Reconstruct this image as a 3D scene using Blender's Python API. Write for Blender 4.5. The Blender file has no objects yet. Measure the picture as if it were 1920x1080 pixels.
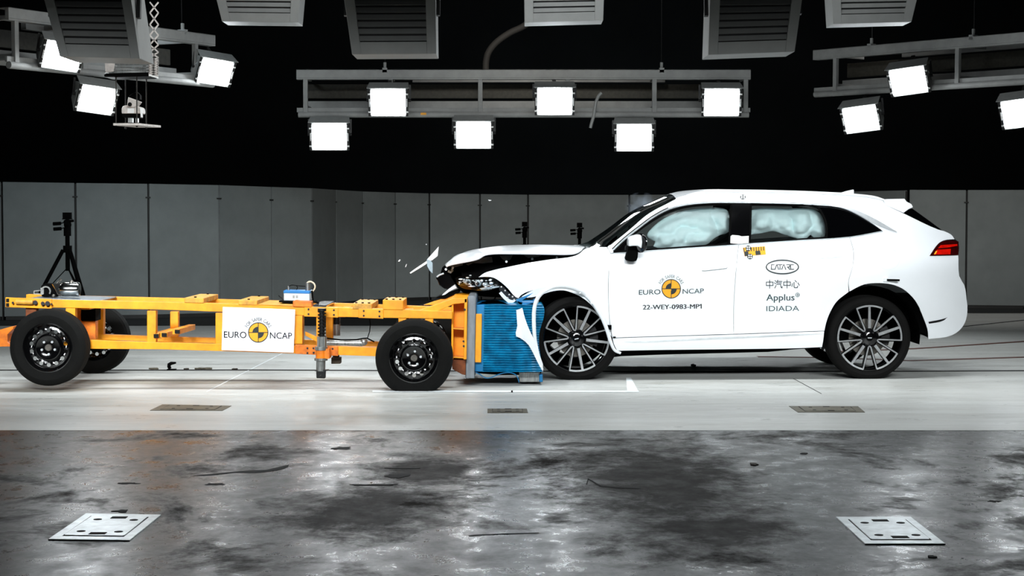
import bpy, bmesh, math, random
from mathutils import Vector, Matrix, noise

random.seed(7)
C = bpy.context.scene.collection
SC = bpy.context.scene
R = math.radians

# ------------------------------------------------------------------ camera, light, exposure
CAM_H, FPX, HORIZON = 1.46, 3300.0, 400.0
PITCH = math.atan((540 - HORIZON) / FPX)
cam = bpy.data.cameras.new('camera')
cam.lens = 36.0 * FPX / 1920.0
cam.sensor_width = 36.0
cam.clip_end = 200
camo = bpy.data.objects.new('camera', cam)
camo.location = (0, 0, CAM_H)
camo.rotation_euler = (math.pi / 2 - PITCH, 0, 0)
C.objects.link(camo)
SC.camera = camo

vs = SC.view_settings
vs.view_transform = 'Standard'
vs.look = 'None'
vs.gamma = 1
vs.use_curve_mapping = False
vs.exposure = 0.0

world = bpy.data.worlds.new('world')
SC.world = world
world.use_nodes = True
world.node_tree.nodes['Background'].inputs[0].default_value = (0.6, 0.8, 0.9, 1)
world.node_tree.nodes['Background'].inputs[1].default_value = 0.002


def area(name, loc, target, power, sx, sy, spread=180, col=(0.93, 0.98, 1.0)):
    l = bpy.data.lights.new(name, 'AREA')
    l.shape = 'RECTANGLE'
    l.size, l.size_y = sx, sy
    l.energy = power
    l.color = col
    l.spread = R(spread)
    o = bpy.data.objects.new(name, l)
    C.objects.link(o)
    o.location = loc
    d = Vector(target) - Vector(loc)
    o.rotation_euler = d.to_track_quat('-Z', 'Y').to_euler()
    return o


# key and overhead lamp banks of the hall, above and on the camera's side of the crash lane
area('key_lamp', (-3.6, 9.4, 3.0), (-3.6, 15.0, 0.75), 40, 2.0, 0.6, 42)
area('key_lamp', (-1.2, 9.4, 3.0), (-1.0, 15.2, 0.75), 29, 2.0, 0.6, 42)
area('key_lamp', (1.4, 9.4, 3.0), (1.4, 15.4, 0.75), 17.5, 2.0, 0.6, 42)
area('key_lamp', (3.8, 9.4, 3.0), (3.3, 15.4, 0.75), 19, 2.0, 0.6, 42)
area('overhead_lamp', (-2.4, 14.9, 5.6), (-2.4, 14.2, 0), 150, 3.0, 0.8, 120)
area('overhead_lamp', (2.4, 14.9, 5.6), (2.4, 14.2, 0), 132, 3.0, 0.8, 120)
area('box_fill_light', (0.2, 15.4, 4.2), (0.2, 19.0, 3.9), 125, 6.0, 0.3, 150)  # added fill, aimed at the light louvre boxes and trusses
area('wall_fill_light', (-4.6, 18.5, 4.8), (-5.4, 24.0, 1.2), 23, 1.2, 0.6, 100, (0.82, 0.93, 1.0))  # this and the next two: added fills to brighten the partition panels
area('wall_fill_light', (0.4, 21.0, 5.2), (0.0, 29.6, 0.9), 30, 1.6, 0.6, 90, (1.0, 0.96, 0.9))
area('wall_fill_light', (5.6, 21.0, 5.2), (6.6, 27.2, 0.9), 34, 1.2, 0.6, 90, (1.0, 0.98, 0.95))
area('wall_fill_light', (1.2, 30.5, 2.4), (2.0, 36.8, 5.4), 16, 2.0, 0.6, 120, (0.75, 0.92, 1.0))  # added fill for a faint cool glow on the back wall


def P(px, py, Y):
    """point of the place at depth Y seen at photo pixel (px, py)"""
    u, v = (px - 960) / FPX, (540 - py) / FPX
    cp, sp = math.cos(PITCH), math.sin(PITCH)
    d = Vector((u, cp + v * sp, -sp + v * cp))
    return Vector((d.x * Y / d.y, Y, CAM_H + d.z * Y / d.y))


def G(px, py, z=0.0):
    """point of the floor (height z) seen at a photo pixel"""
    u, v = (px - 960) / FPX, (540 - py) / FPX
    cp, sp = math.cos(PITCH), math.sin(PITCH)
    d = Vector((u, cp + v * sp, -sp + v * cp))
    t = (z - CAM_H) / d.z
    return Vector((d.x * t, d.y * t, z))


# ------------------------------------------------------------------ materials
def lin(c):
    return tuple((x / 255 / 12.92 if x / 255 <= 0.04045 else ((x / 255 + 0.055) / 1.055) ** 2.4) for x in c) + (1,)


def mat(name, col, rough=0.5, metal=0.0, var=0.0, scale=6.0, stretch=(1, 1, 1), bump=0.0, bscale=None, coat=0.0,
        spec=0.5, emit=None, estr=0.0, rvar=0.0, dark=None, detail=6.0):
    m = bpy.data.materials.new(name)
    m.use_nodes = True
    nt = m.node_tree
    b = nt.nodes['Principled BSDF']
    c = lin(col)
    b.inputs['Base Color'].default_value = c
    b.inputs['Roughness'].default_value = rough
    b.inputs['Metallic'].default_value = metal
    b.inputs['Specular IOR Level'].default_value = spec
    if coat:
        b.inputs['Coat Weight'].default_value = coat
        b.inputs['Coat Roughness'].default_value = 0.04
    if emit:
        b.inputs['Emission Color'].default_value = lin(emit)
        b.inputs['Emission Strength'].default_value = estr
    if var or bump or rvar:
        tc = nt.nodes.new('ShaderNodeTexCoord')
        mp = nt.nodes.new('ShaderNodeMapping')
        mp.inputs['Scale'].default_value = stretch
        nt.links.new(tc.outputs['Object'], mp.inputs[0])
        n = nt.nodes.new('ShaderNodeTexNoise')
        n.inputs['Scale'].default_value = scale
        n.inputs['Detail'].default_value = detail
        n.inputs['Roughness'].default_value = 0.62
        nt.links.new(mp.outputs[0], n.inputs[0])
        if var:
            r = nt.nodes.new('ShaderNodeValToRGB')
            d = lin(dark) if dark else tuple(x * (1 - var) for x in c[:3]) + (1,)
            e = tuple(min(1, x * (1 + var * 0.6)) for x in c[:3]) + (1,)
            r.color_ramp.elements[0].position = 0.34
            r.color_ramp.elements[1].position = 0.66
            r.color_ramp.elements[0].color = d
            r.color_ramp.elements[1].color = e
            nt.links.new(n.outputs['Fac'], r.inputs[0])
            nt.links.new(r.outputs[0], b.inputs['Base Color'])
        if rvar:
            mr = nt.nodes.new('ShaderNodeMapRange')
            mr.inputs['From Min'].default_value = 0.3
            mr.inputs['From Max'].default_value = 0.7
            mr.inputs['To Min'].default_value = max(0.02, rough - rvar)
            mr.inputs['To Max'].default_value = min(1, rough + rvar)
            nt.links.new(n.outputs['Fac'], mr.inputs['Value'])
            nt.links.new(mr.outputs[0], b.inputs['Roughness'])
        if bump:
            n2 = nt.nodes.new('ShaderNodeTexNoise')
            n2.inputs['Scale'].default_value = bscale or scale * 6
            n2.inputs['Detail'].default_value = 5
            nt.links.new(mp.outputs[0], n2.inputs[0])
            bp = nt.nodes.new('ShaderNodeBump')
            bp.inputs['Strength'].default_value = bump
            bp.inputs['Distance'].default_value = 0.01
            nt.links.new(n2.outputs['Fac'], bp.inputs['Height'])
            nt.links.new(bp.outputs[0], b.inputs['Normal'])
    return m


def glass_mat(name, tint, refl=0.12, rough=0.02):
    m = bpy.data.materials.new(name)
    m.use_nodes = True
    nt = m.node_tree
    nt.nodes.remove(nt.nodes['Principled BSDF'])
    out = nt.nodes['Material Output']
    t = nt.nodes.new('ShaderNodeBsdfTransparent')
    t.inputs[0].default_value = tint + (1,)
    g = nt.nodes.new('ShaderNodeBsdfGlossy')
    g.inputs['Roughness'].default_value = rough
    fr = nt.nodes.new('ShaderNodeFresnel')
    fr.inputs[0].default_value = 1.45
    mul = nt.nodes.new('ShaderNodeMath')
    mul.operation = 'MULTIPLY_ADD'
    mul.inputs[1].default_value = 0.9
    mul.inputs[2].default_value = refl * 0.2
    nt.links.new(fr.outputs[0], mul.inputs[0])
    mx = nt.nodes.new('ShaderNodeMixShader')
    nt.links.new(mul.outputs[0], mx.inputs[0])
    nt.links.new(t.outputs[0], mx.inputs[1])
    nt.links.new(g.outputs[0], mx.inputs[2])
    nt.links.new(mx.outputs[0], out.inputs[0])
    return m


M = {}
M['paint'] = mat('white_car_paint', (238, 241, 244), 0.28, 0, coat=0.6, var=0.02, scale=2)
M['plastic_white'] = mat('white_plastic', (226, 230, 233), 0.45, var=0.05, scale=9)
M['raw_inner'] = mat('grey_plastic_back', (150, 170, 182), 0.6, var=0.15, scale=9)
M['black_gloss'] = mat('black_gloss_trim', (6, 6, 7), 0.12, coat=0.3, var=0.2, scale=9)
M['black'] = mat('black_plastic', (3, 3, 3), 0.8, var=0.35, scale=14, spec=0.06)
M['black_metal'] = mat('black_metal', (16, 16, 17), 0.45, 0.4, var=0.3, scale=14)
M['bay_grey'] = mat('grey_engine_cover', (84, 80, 72), 0.6, var=0.35, scale=18)
M['glass'] = glass_mat('side_glass', (0.95, 0.975, 0.975))
M['screen_glass'] = glass_mat('windscreen_glass', (0.30, 0.36, 0.35), 0.3)
M['dark_glass'] = mat('privacy_glass', (3, 3, 4), 0.06, coat=0.2, var=0.1, scale=3)
M['chrome'] = mat('chrome', (226, 230, 233), 0.3, 0.55, var=0.1, scale=12)
M['satin'] = mat('satin_metal_trim', (190, 196, 200), 0.35, 0.6, var=0.1, scale=12)
M['machined'] = mat('machined_alloy', (212, 214, 216), 0.28, 0.95, var=0.15, scale=20)
M['tyre'] = mat('tyre_rubber', (7, 6, 5), 0.85, var=0.35, scale=16, bump=0.15, spec=0.22)
M['tyre_trolley'] = mat('dusty_tyre_rubber', (6, 6, 5), 0.85, var=0.4, scale=12, bump=0.2, spec=0.22)
M['disc'] = mat('brake_steel', (120, 116, 110), 0.4, 0.9, var=0.4, scale=20)
M['airbag'] = mat('airbag_fabric', (234, 252, 253), 0.75, var=0.06, scale=8)
M['seat'] = mat('dark_upholstery', (26, 24, 23), 0.8, var=0.3, scale=20)
M['red'] = mat('red_lamp_lens', (196, 14, 6), 0.12, coat=0.5, var=0.3, scale=22, emit=(255, 24, 8), estr=0.12)
M['dark_red'] = mat('dark_red_lens', (52, 4, 5), 0.12, coat=0.5, var=0.3, scale=22)
M['amber'] = mat('amber_lamp_lens', (255, 150, 40), 0.2, emit=(255, 140, 30), estr=0.8, var=0.1)
M['ink'] = mat('black_print', (22, 32, 34), 0.5, var=0.1, scale=30)
M['ink_grey'] = mat('grey_green_print', (52, 74, 76), 0.5, var=0.1, scale=30)
M['orange_print'] = mat('orange_print', (246, 166, 12), 0.5, var=0.04, scale=30)
M['white_print'] = mat('white_sticker', (246, 246, 244), 0.5, var=0.03, scale=30)
M['yellow'] = mat('yellow_steel_paint', (246, 157, 6), 0.42, 0, var=0.22, scale=7, coat=0.15, bump=0.05)
M['yellow_worn'] = mat('worn_yellow_paint', (218, 156, 44), 0.5, var=0.3, scale=16, dark=(170, 120, 40))
M['orange'] = mat('orange_steel_paint', (240, 128, 6), 0.45, var=0.3, scale=9, dark=(176, 84, 12))
M['rust'] = mat('rusty_steel', (118, 58, 18), 0.7, 0.1, var=0.4, scale=18)
M['plate_steel'] = mat('brushed_steel_plate', (126, 132, 138), 0.42, 0.75, var=0.3, scale=16, stretch=(1, 1, 0.3), bump=0.1)
M['alu'] = mat('polished_aluminium', (214, 216, 214), 0.14, 1.0, var=0.2, scale=14)
M['blue'] = mat('blue_honeycomb_aluminium', (0, 130, 176), 0.34, 0.1, var=0.15, scale=12, dark=(2, 84, 124))
M['blue_flat'] = mat('blue_cladding', (2, 112, 166), 0.4, 0.2, var=0.15, scale=9)
M['battery_lid'] = mat('blue_battery_lid', (18, 116, 186), 0.4, var=0.1)
M['battery_case'] = mat('grey_battery_case', (196, 202, 206), 0.5, var=0.1)
M['wire'] = mat('cream_wire', (206, 192, 166), 0.6, var=0.1)
M['board'] = mat('white_sign_board', (236, 238, 244), 0.45, var=0.03, scale=3)
M['panel'] = mat('grey_partition_panel', (132, 138, 137), 0.75, var=0.10, scale=2.2, bump=0.05, bscale=60)
M['post'] = mat('dark_partition_post', (34, 34, 32), 0.6, var=0.2)
M['post_light'] = mat('grey_partition_post', (112, 116, 116), 0.6, var=0.2)
M['hall'] = mat('black_hall_wall', (26, 28, 29), 0.95, var=0.2, scale=0.6, spec=0.1)
M['truss'] = mat('grey_truss_paint', (150, 151, 149), 0.6, var=0.15, scale=5)
M['truss_dark'] = mat('dark_cable_tray', (58, 56, 48), 0.7, var=0.3, scale=24)
M['lamp_body'] = mat('grey_lamp_housing', (150, 152, 150), 0.55, var=0.12, scale=10)
M['lamp_dark'] = mat('dark_lamp_hardware', (20, 20, 20), 0.5, var=0.2)
M['lamp_glow'] = mat('lamp_glow', (255, 255, 255), 0.4, emit=(244, 251, 255), estr=44, var=0.01)
M['louvre_light'] = mat('light_grey_louvre_box', (124, 125, 123), 0.6, var=0.08, scale=5)
M['hose'] = mat('grey_brown_hose', (40, 37, 33), 0.8, var=0.2)
M['bone'] = mat('off_white_metal', (214, 206, 200), 0.5, 0.2, var=0.2, scale=20)
M['galv'] = mat('galvanised_tube', (150, 152, 150), 0.4, 0.8, var=0.4, scale=30, stretch=(3, 3, 0.3))
M['plate_floor'] = mat('scratched_steel_floor_plate', (206, 212, 214), 0.38, 0.85, var=0.2, scale=14, bump=0.08, bscale=40)
M['plate_old'] = mat('weathered_steel_cover', (104, 98, 82), 0.55, 0.4, var=0.35, scale=16)
M['hole'] = mat('dark_opening', (4, 4, 4), 0.9, var=0.2)
M['line_white'] = mat('white_floor_paint', (236, 242, 244), 0.6, var=0.12, scale=14, bump=0.05)
M['black_strip'] = mat('black_floor_strip', (10, 11, 11), 0.7, var=0.3, scale=3)
M['rail_rust'] = mat('rusted_floor_rail', (92, 48, 34), 0.6, 0.3, var=0.4, scale=9)
M['oil'] = mat('brown_debris', (52, 44, 32), 0.8, var=0.4, scale=20)


def floor_mat(name, c_light, c_dark, c_stain_shade, rough, rvar, stain_lo, stain_hi, bump, streak, fine, blobs=(), grain=(0.7, 1.0, 1)):
    m = bpy.data.materials.new(name)
    m.use_nodes = True
    nt = m.node_tree
    b = nt.nodes['Principled BSDF']
    tc = nt.nodes.new('ShaderNodeTexCoord')

    def noi(scale, st, detail=8, rg=0.6, dist=0.0):
        mp = nt.nodes.new('ShaderNodeMapping')
        mp.inputs['Scale'].default_value = st
        nt.links.new(tc.outputs['Object'], mp.inputs[0])
        n = nt.nodes.new('ShaderNodeTexNoise')
        n.inputs['Scale'].default_value = scale
        n.inputs['Detail'].default_value = detail
        n.inputs['Roughness'].default_value = rg
        n.inputs['Distortion'].default_value = dist
        nt.links.new(mp.outputs[0], n.inputs[0])
        return n

    def ramp(n, p0, p1, c0, c1):
        r = nt.nodes.new('ShaderNodeValToRGB')
        r.color_ramp.elements[0].position = p0
        r.color_ramp.elements[1].position = p1
        r.color_ramp.elements[0].color = c0
        r.color_ramp.elements[1].color = c1
        nt.links.new(n.outputs['Fac'], r.inputs[0])
        return r

    def mix(fac, a, b_):
        x = nt.nodes.new('ShaderNodeMix')
        x.data_type = 'RGBA'
        nt.links.new(fac, x.inputs['Factor'])
        for src, s in ((a, 6), (b_, 7)):
            if hasattr(src, 'links'):
                nt.links.new(src, x.inputs[s])
            else:
                x.inputs[s].default_value = src
        return x.outputs[2]
    big = noi(1.1, streak, 8, 0.62, 0.4)
    base = ramp(big, 0.33, 0.68, lin(c_dark), lin(c_light))
    st = noi(0.9, grain, 9, 0.72, 0.3)
    sm = ramp(st, stain_lo, stain_hi, (0, 0, 0, 1), (1, 1, 1, 1))
    stain = sm.outputs[0]
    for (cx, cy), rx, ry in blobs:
        # an old oil stain, on the lane painted shade too: ragged patch with its own place and size
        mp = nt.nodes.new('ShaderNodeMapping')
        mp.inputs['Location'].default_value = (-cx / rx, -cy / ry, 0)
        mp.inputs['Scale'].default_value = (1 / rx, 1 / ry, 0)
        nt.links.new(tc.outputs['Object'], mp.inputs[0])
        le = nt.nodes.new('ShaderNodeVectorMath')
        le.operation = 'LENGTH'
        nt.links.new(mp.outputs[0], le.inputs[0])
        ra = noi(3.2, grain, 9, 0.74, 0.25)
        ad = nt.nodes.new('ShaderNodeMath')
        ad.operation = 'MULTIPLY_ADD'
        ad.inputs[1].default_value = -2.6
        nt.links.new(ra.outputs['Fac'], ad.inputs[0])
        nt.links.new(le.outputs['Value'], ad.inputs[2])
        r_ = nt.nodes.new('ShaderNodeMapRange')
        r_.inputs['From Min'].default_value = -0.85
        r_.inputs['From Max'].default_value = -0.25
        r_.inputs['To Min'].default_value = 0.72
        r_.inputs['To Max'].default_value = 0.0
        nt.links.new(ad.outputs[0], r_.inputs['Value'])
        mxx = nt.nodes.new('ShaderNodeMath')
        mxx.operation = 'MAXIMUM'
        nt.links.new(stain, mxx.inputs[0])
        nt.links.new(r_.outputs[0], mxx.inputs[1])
        stain = mxx.outputs[0]  # mask of stains together with the lane's painted shade
    col = mix(stain, base.outputs[0], lin(c_stain_shade))
    sp = nt.nodes.new('ShaderNodeMapRange')
    sp.inputs['To Min'].default_value = 0.5 if rough > 0.4 else 0.2
    sp.inputs['To Max'].default_value = 0.14 if rough > 0.4 else 0.03
    nt.links.new(stain, sp.inputs['Value'])
    nt.links.new(sp.outputs[0], b.inputs['Specular IOR Level'])
    # short dark scuff marks
    sc = noi(fine, (0.35, 1.6, 1) if rough > 0.4 else (1.0, 0.6, 1), 6, 0.7, 1.4)
    scm = ramp(sc, 0.655, 0.70, (0, 0, 0, 1), (1, 1, 1, 1))
    col = mix(scm.outputs[0], col, tuple(x * 0.5 for x in lin(c_stain_shade)[:3]) + (1,))
    sc2 = noi(fine * 2.5, (1.0, 0.5, 1), 6, 0.75, 1.2)
    scm2 = ramp(sc2, 0.63, 0.70, (0, 0, 0, 1), (0.8, 0.8, 0.8, 1))
    if bump > 0.04 and rough < 0.4:
        col = mix(scm2.outputs[0], col, tuple(x * 0.6 for x in lin(c_stain_shade)[:3]) + (1,))
    nt.links.new(col, b.inputs['Base Color'])
    rn = noi(5.0, grain, 9, 0.72, 0.15)
    mr = nt.nodes.new('ShaderNodeMapRange')
    mr.inputs['From Min'].default_value = 0.35
    mr.inputs['From Max'].default_value = 0.68
    mr.inputs['To Min'].default_value = rough - rvar
    mr.inputs['To Max'].default_value = rough + rvar
    nt.links.new(rn.outputs['Fac'], mr.inputs['Value'])
    rx_ = nt.nodes.new('ShaderNodeMath')
    rx_.operation = 'MULTIPLY_ADD'
    rx_.inputs[1].default_value = 0.42 if rough < 0.4 else 0.1
    rx_.use_clamp = True
    nt.links.new(stain, rx_.inputs[0])
    nt.links.new(mr.outputs[0], rx_.inputs[2])
    nt.links.new(rx_.outputs[0], b.inputs['Roughness'])
    bn = noi(14, grain, 8, 0.7)
    bp = nt.nodes.new('ShaderNodeBump')
    bp.inputs['Strength'].default_value = bump
    bp.inputs['Distance'].default_value = 0.012
    nt.links.new(bn.outputs['Fac'], bp.inputs['Height'])
    nt.links.new(bp.outputs[0], b.inputs['Normal'])
    return m


M['floor_dark'] = floor_mat('dirty_dark_concrete', (56, 55, 52), (32, 30, 26), (20, 14, 6), 0.33, 0.11, 0.52, 0.66, 0.045, (1.0, 0.6, 1), 7.0,
                            [((0.80, 9.6), 0.55, 1.9), ((0.92, 8.1), 0.45, 0.55), ((-0.75, 8.6), 0.5, 0.9), ((-0.5, 10.0), 0.35, 0.7)], (1.15, 0.85, 1))
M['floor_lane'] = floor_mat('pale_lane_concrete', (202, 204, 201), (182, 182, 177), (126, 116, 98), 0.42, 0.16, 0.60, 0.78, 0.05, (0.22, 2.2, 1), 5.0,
                            [((-2.9, 15.2), 1.4, 0.30), ((-1.5, 15.4), 0.4, 0.35), ((-3.8, 14.5), 0.6, 0.25)], (0.4, 1.6, 1))  # stains and painted shade under the trolley and its lifted wheel


# ------------------------------------------------------------------ mesh helpers
def root_loc(p):
    while p.parent:
        p = p.parent
    return p.location.copy()


def obj(name, bm, m, parent=None, smooth=False, bevel=0.0, label=None, angle=38, fix=True):
    if fix:
        bmesh.ops.recalc_face_normals(bm, faces=bm.faces[:])
    if parent is not None:
        l = root_loc(parent)
        if l.length:
            bmesh.ops.translate(bm, verts=bm.verts[:], vec=-l)
    me = bpy.data.meshes.new(name)
    bm.to_mesh(me)
    bm.free()
    me.materials.append(M[m] if isinstance(m, str) else m)
    if smooth:
        for p in me.polygons:
            p.use_smooth = True
        me.set_sharp_from_angle(angle=R(angle))
    o = bpy.data.objects.new(name, me)
    C.objects.link(o)
    if parent is not None:
        o.parent = parent
    if bevel:
        bv = o.modifiers.new('bevel', 'BEVEL')
        bv.width = bevel
        bv.segments = 2
        bv.limit_method = 'ANGLE'
    if label:
        o['label'] = label
    return o


def split_obj(name, bm, m, parent, smooth=False, bevel=0.0):
    """one object for each separate piece of bm"""
    left = set(bm.verts)
    groups = []
    while left:
        st = [left.pop()]
        g = list(st)
        while st:
            v = st.pop()
            for e in v.link_edges:
                w = e.other_vert(v)
                if w in left:
                    left.discard(w)
                    st.append(w)
                    g.append(w)
        groups.append(g)
    out = []
    for g in groups:
        nb = bmesh.new()
        mp = {v: nb.verts.new(v.co) for v in g}
        for f in {f for v in g for f in v.link_faces}:
            nb.faces.new([mp[v] for v in f.verts])
        out.append(obj(name, nb, m, parent, smooth=smooth, bevel=bevel))
    bm.free()
    return out


def thing(name, label, cat, loc=(0, 0, 0), group=None, rot=None):
    o = bpy.data.objects.new(name, None)
    o.empty_display_size = 0.2
    C.objects.link(o)
    o.location = loc
    if rot:
        o.rotation_euler = rot
    tag(o, label, cat, group)
    return o


def tag(o, label, cat, group=None):
    o['label'] = label
    o['category'] = cat
    if group:
        o['group'] = group
    return o


def struct(name, bm, m, label=None, **k):
    o = obj(name, bm, m, **k)
    o['kind'] = 'structure'
    if label:
        o['label'] = label
    return o


def B():
    return bmesh.new()


def box(bm, lo, hi, rot=None):
    c = (Vector(lo) + Vector(hi)) / 2
    s = Vector(hi) - Vector(lo)
    mt = Matrix.Translation(c) @ (rot.to_4x4() if rot else Matrix()) @ Matrix.Diagonal((s.x, s.y, s.z, 1))
    bmesh.ops.create_cube(bm, size=1, matrix=mt)
    return bm


def bar(bm, a, b, w, h, up=(0, 0, 1)):
    a, b = Vector(a), Vector(b)
    d = (b - a)
    L = d.length
    x = d.normalized()
    u = Vector(up)
    if abs(x.dot(u)) > 0.98:
        u = Vector((0, 1, 0))
    y = u.cross(x).normalized()
    z = x.cross(y)
    rot = Matrix((x, y, z)).transposed().to_4x4()
    mt = Matrix.Translation((a + b) / 2) @ rot @ Matrix.Diagonal((L, w, h, 1))
    bmesh.ops.create_cube(bm, size=1, matrix=mt)
    return bm


def cyl(bm, a, b, r, n=16, r2=None):
    a, b = Vector(a), Vector(b)
    d = b - a
    q = d.to_track_quat('Z', 'Y').to_matrix().to_4x4()
    bmesh.ops.create_cone(bm, cap_ends=True, segments=n, radius1=r, radius2=r if r2 is None else r2, depth=d.length,
                          matrix=Matrix.Translation((a + b) / 2) @ q)
    return bm


def ball(bm, c, r, s=(1, 1, 1), n=14, rot=None):
    mt = Matrix.Translation(Vector(c)) @ (rot.to_4x4() if rot else Matrix()) @ Matrix.Diagonal((s[0], s[1], s[2], 1))
    bmesh.ops.create_uvsphere(bm, u_segments=n, v_segments=max(6, n // 2), radius=r, matrix=mt)
    return bm


def tube(bm, pts, r, n=8, flat=1.0):
    pts = [Vector(p) for p in pts]
    rings = []
    prev = None
    for i, p in enumerate(pts):
        d = (pts[min(i + 1, len(pts) - 1)] - pts[max(i - 1, 0)]).normalized()
        ref = Vector((0, 1, 0)) if abs(d.y) < 0.9 else Vector((0, 0, 1))
        u = d.cross(ref).normalized()
        v = d.cross(u).normalized()
        rr = r[i] if isinstance(r, (list, tuple)) else r
        rings.append([bm.verts.new(p + u * (math.cos(2 * math.pi * k / n) * rr) + v * (math.sin(2 * math.pi * k / n) * rr * flat)) for k in range(n)])
    for a, b in zip(rings, rings[1:]):
        for k in range(n):
            bm.faces.new((a[k], a[(k + 1) % n], b[(k + 1) % n], b[k]))
    bm.faces.new(rings[0])
    bm.faces.new(rings[-1][::-1])
    return bm


def lathe(bm, prof, c, n=48, closed=False):
    """profile of (radius, y); turned about a Y axis through c"""
    c = Vector(c)
    rings = []
    for r, y in prof:
        rings.append([bm.verts.new(c + Vector((math.sin(2 * math.pi * k / n) * r, y, math.cos(2 * math.pi * k / n) * r))) for k in range(n)])
    pairs = list(zip(rings, rings[1:]))
    if closed:
        pairs.append((rings[-1], rings[0]))
    for a, b in pairs:
        for k in range(n):
            bm.faces.new((a[k], a[(k + 1) % n], b[(k + 1) % n], b[k]))
    return bm


def area2(p):
    return 0.5 * sum(p[i][0] * p[(i + 1) % len(p)][1] - p[(i + 1) % len(p)][0] * p[i][1] for i in range(len(p)))


def smooth_poly(p, sub=4, corner=38, closed=True):
    p = [Vector((a[0], a[1])) for a in p]
    n = len(p)
    out = []
    T = []
    for i in range(n):
        if not closed and i in (0, n - 1):
            T.append(None)
            continue
        a, b, c = p[i - 1], p[i], p[(i + 1) % n]
        e, f = b - a, c - b
        if e.length < 1e-9 or f.length < 1e-9 or e.angle(f) > R(corner):
            T.append(None)
        else:
            T.append((e.normalized() + f.normalized()).normalized())
    for i in range(n if closed else n - 1):
        a, b = p[i], p[(i + 1) % n]
        L = (b - a).length
        ta = T[i] * L if T[i] else (b - a)
        tb = T[(i + 1) % n] * L if T[(i + 1) % n] else (b - a)
        for k in range(sub):
            t = k / sub
            h1, h2, h3, h4 = 2 * t ** 3 - 3 * t * t + 1, t ** 3 - 2 * t * t + t, -2 * t ** 3 + 3 * t * t, t ** 3 - t * t
            out.append(a * h1 + ta * h2 + b * h3 + tb * h4)
    if not closed:
        out.append(p[-1])
    return out


def shrink(p, g):
    n = len(p)
    s = 1 if area2(p) > 0 else -1
    out = []
    for i in range(n):
        a, b, c = p[i - 1], p[i], p[(i + 1) % n]
        e, f = (b - a), (c - b)
        if e.length < 1e-9 or f.length < 1e-9:
            out.append(b)
            continue
        e.normalize()
        f.normalize()
        nn = Vector((-e.y, e.x)) + Vector((-f.y, f.x))
        if nn.length < 1e-6:
            out.append(b)
            continue
        nn.normalize()
        out.append(b + nn * g * s)
    return out


def prism_px(bm, poly, Y, depth, far=None):
    """polygon given in photo pixels at depth Y, given real thickness into the scene"""
    a = [P(x, y, Y) for x, y in poly]
    return prism(bm, a, Vector((0, depth, 0)))


def prism(bm, pts, vec):
    a = [bm.verts.new(p) for p in pts]
    b = [bm.verts.new(Vector(p) + Vector(vec)) for p in pts]
    n = len(a)
    bm.faces.new(a)
    bm.faces.new(b[::-1])
    for i in range(n):
        bm.faces.new((a[i], b[i], b[(i + 1) % n], a[(i + 1) % n]))
    return bm


def gridfill(poly2, gx, gz):
    """bmesh in the XZ plane: the polygon cut by a grid so that it can be curved"""
    bm = bmesh.new()
    vs_ = [bm.verts.new((p[0], 0, p[1])) for p in poly2]
    bm.faces.new(vs_)
    xs = [p[0] for p in poly2]
    zs = [p[1] for p in poly2]
    for lo, hi, st, no in ((min(xs), max(xs), gx, (1, 0, 0)), (min(zs), max(zs), gz, (0, 0, 1))):
        k = math.floor(lo / st) + 1
        while k * st < hi:
            co = Vector(no) * (k * st + 0.00037)
            bmesh.ops.bisect_plane(bm, geom=bm.verts[:] + bm.edges[:] + bm.faces[:], dist=1e-6, plane_co=co, plane_no=no)
            k += 1
    bmesh.ops.remove_doubles(bm, verts=bm.verts[:], dist=1e-5)
    return bm


def thicken(bm, t):
    g = bmesh.ops.extrude_face_region(bm, geom=bm.faces[:])
    v = [e for e in g['geom'] if isinstance(e, bmesh.types.BMVert)]
    bmesh.ops.translate(bm, verts=v, vec=(0, t, 0))


def loft(bm, rows):
    rv = [[bm.verts.new(p) for p in r] for r in rows]
    for a, b in zip(rv, rv[1:]):
        for i in range(len(a) - 1):
            bm.faces.new((a[i], a[i + 1], b[i + 1], b[i]))
    return bm


def copy_tree(o, parent=None):
    c = o.copy()
    C.objects.link(c)
    c.parent = parent
    for ch in list(o.children):
        copy_tree(ch, c)
    return c


# ------------------------------------------------------------------ lettering
_txt = {}


def text_mesh(s, bold=0.0):
    key = (s, bold)
    if key in _txt:
        return _txt[key]
    cu = bpy.data.curves.new('lettering', 'FONT')
    cu.body = s
    cu.offset = bold
    cu.resolution_u = 4
    to = bpy.data.objects.new('lettering', cu)
    C.objects.link(to)
    bpy.context.view_layer.update()
    me = bpy.data.meshes.new_from_object(to.evaluated_get(bpy.context.evaluated_depsgraph_get()))
    v = [(p.co.x, p.co.y) for p in me.vertices]
    f = [tuple(p.vertices) for p in me.polygons]
    bpy.data.objects.remove(to)
    bpy.data.curves.remove(cu)
    bpy.data.meshes.remove(me)
    _txt[key] = (v, f)
    return v, f


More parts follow.
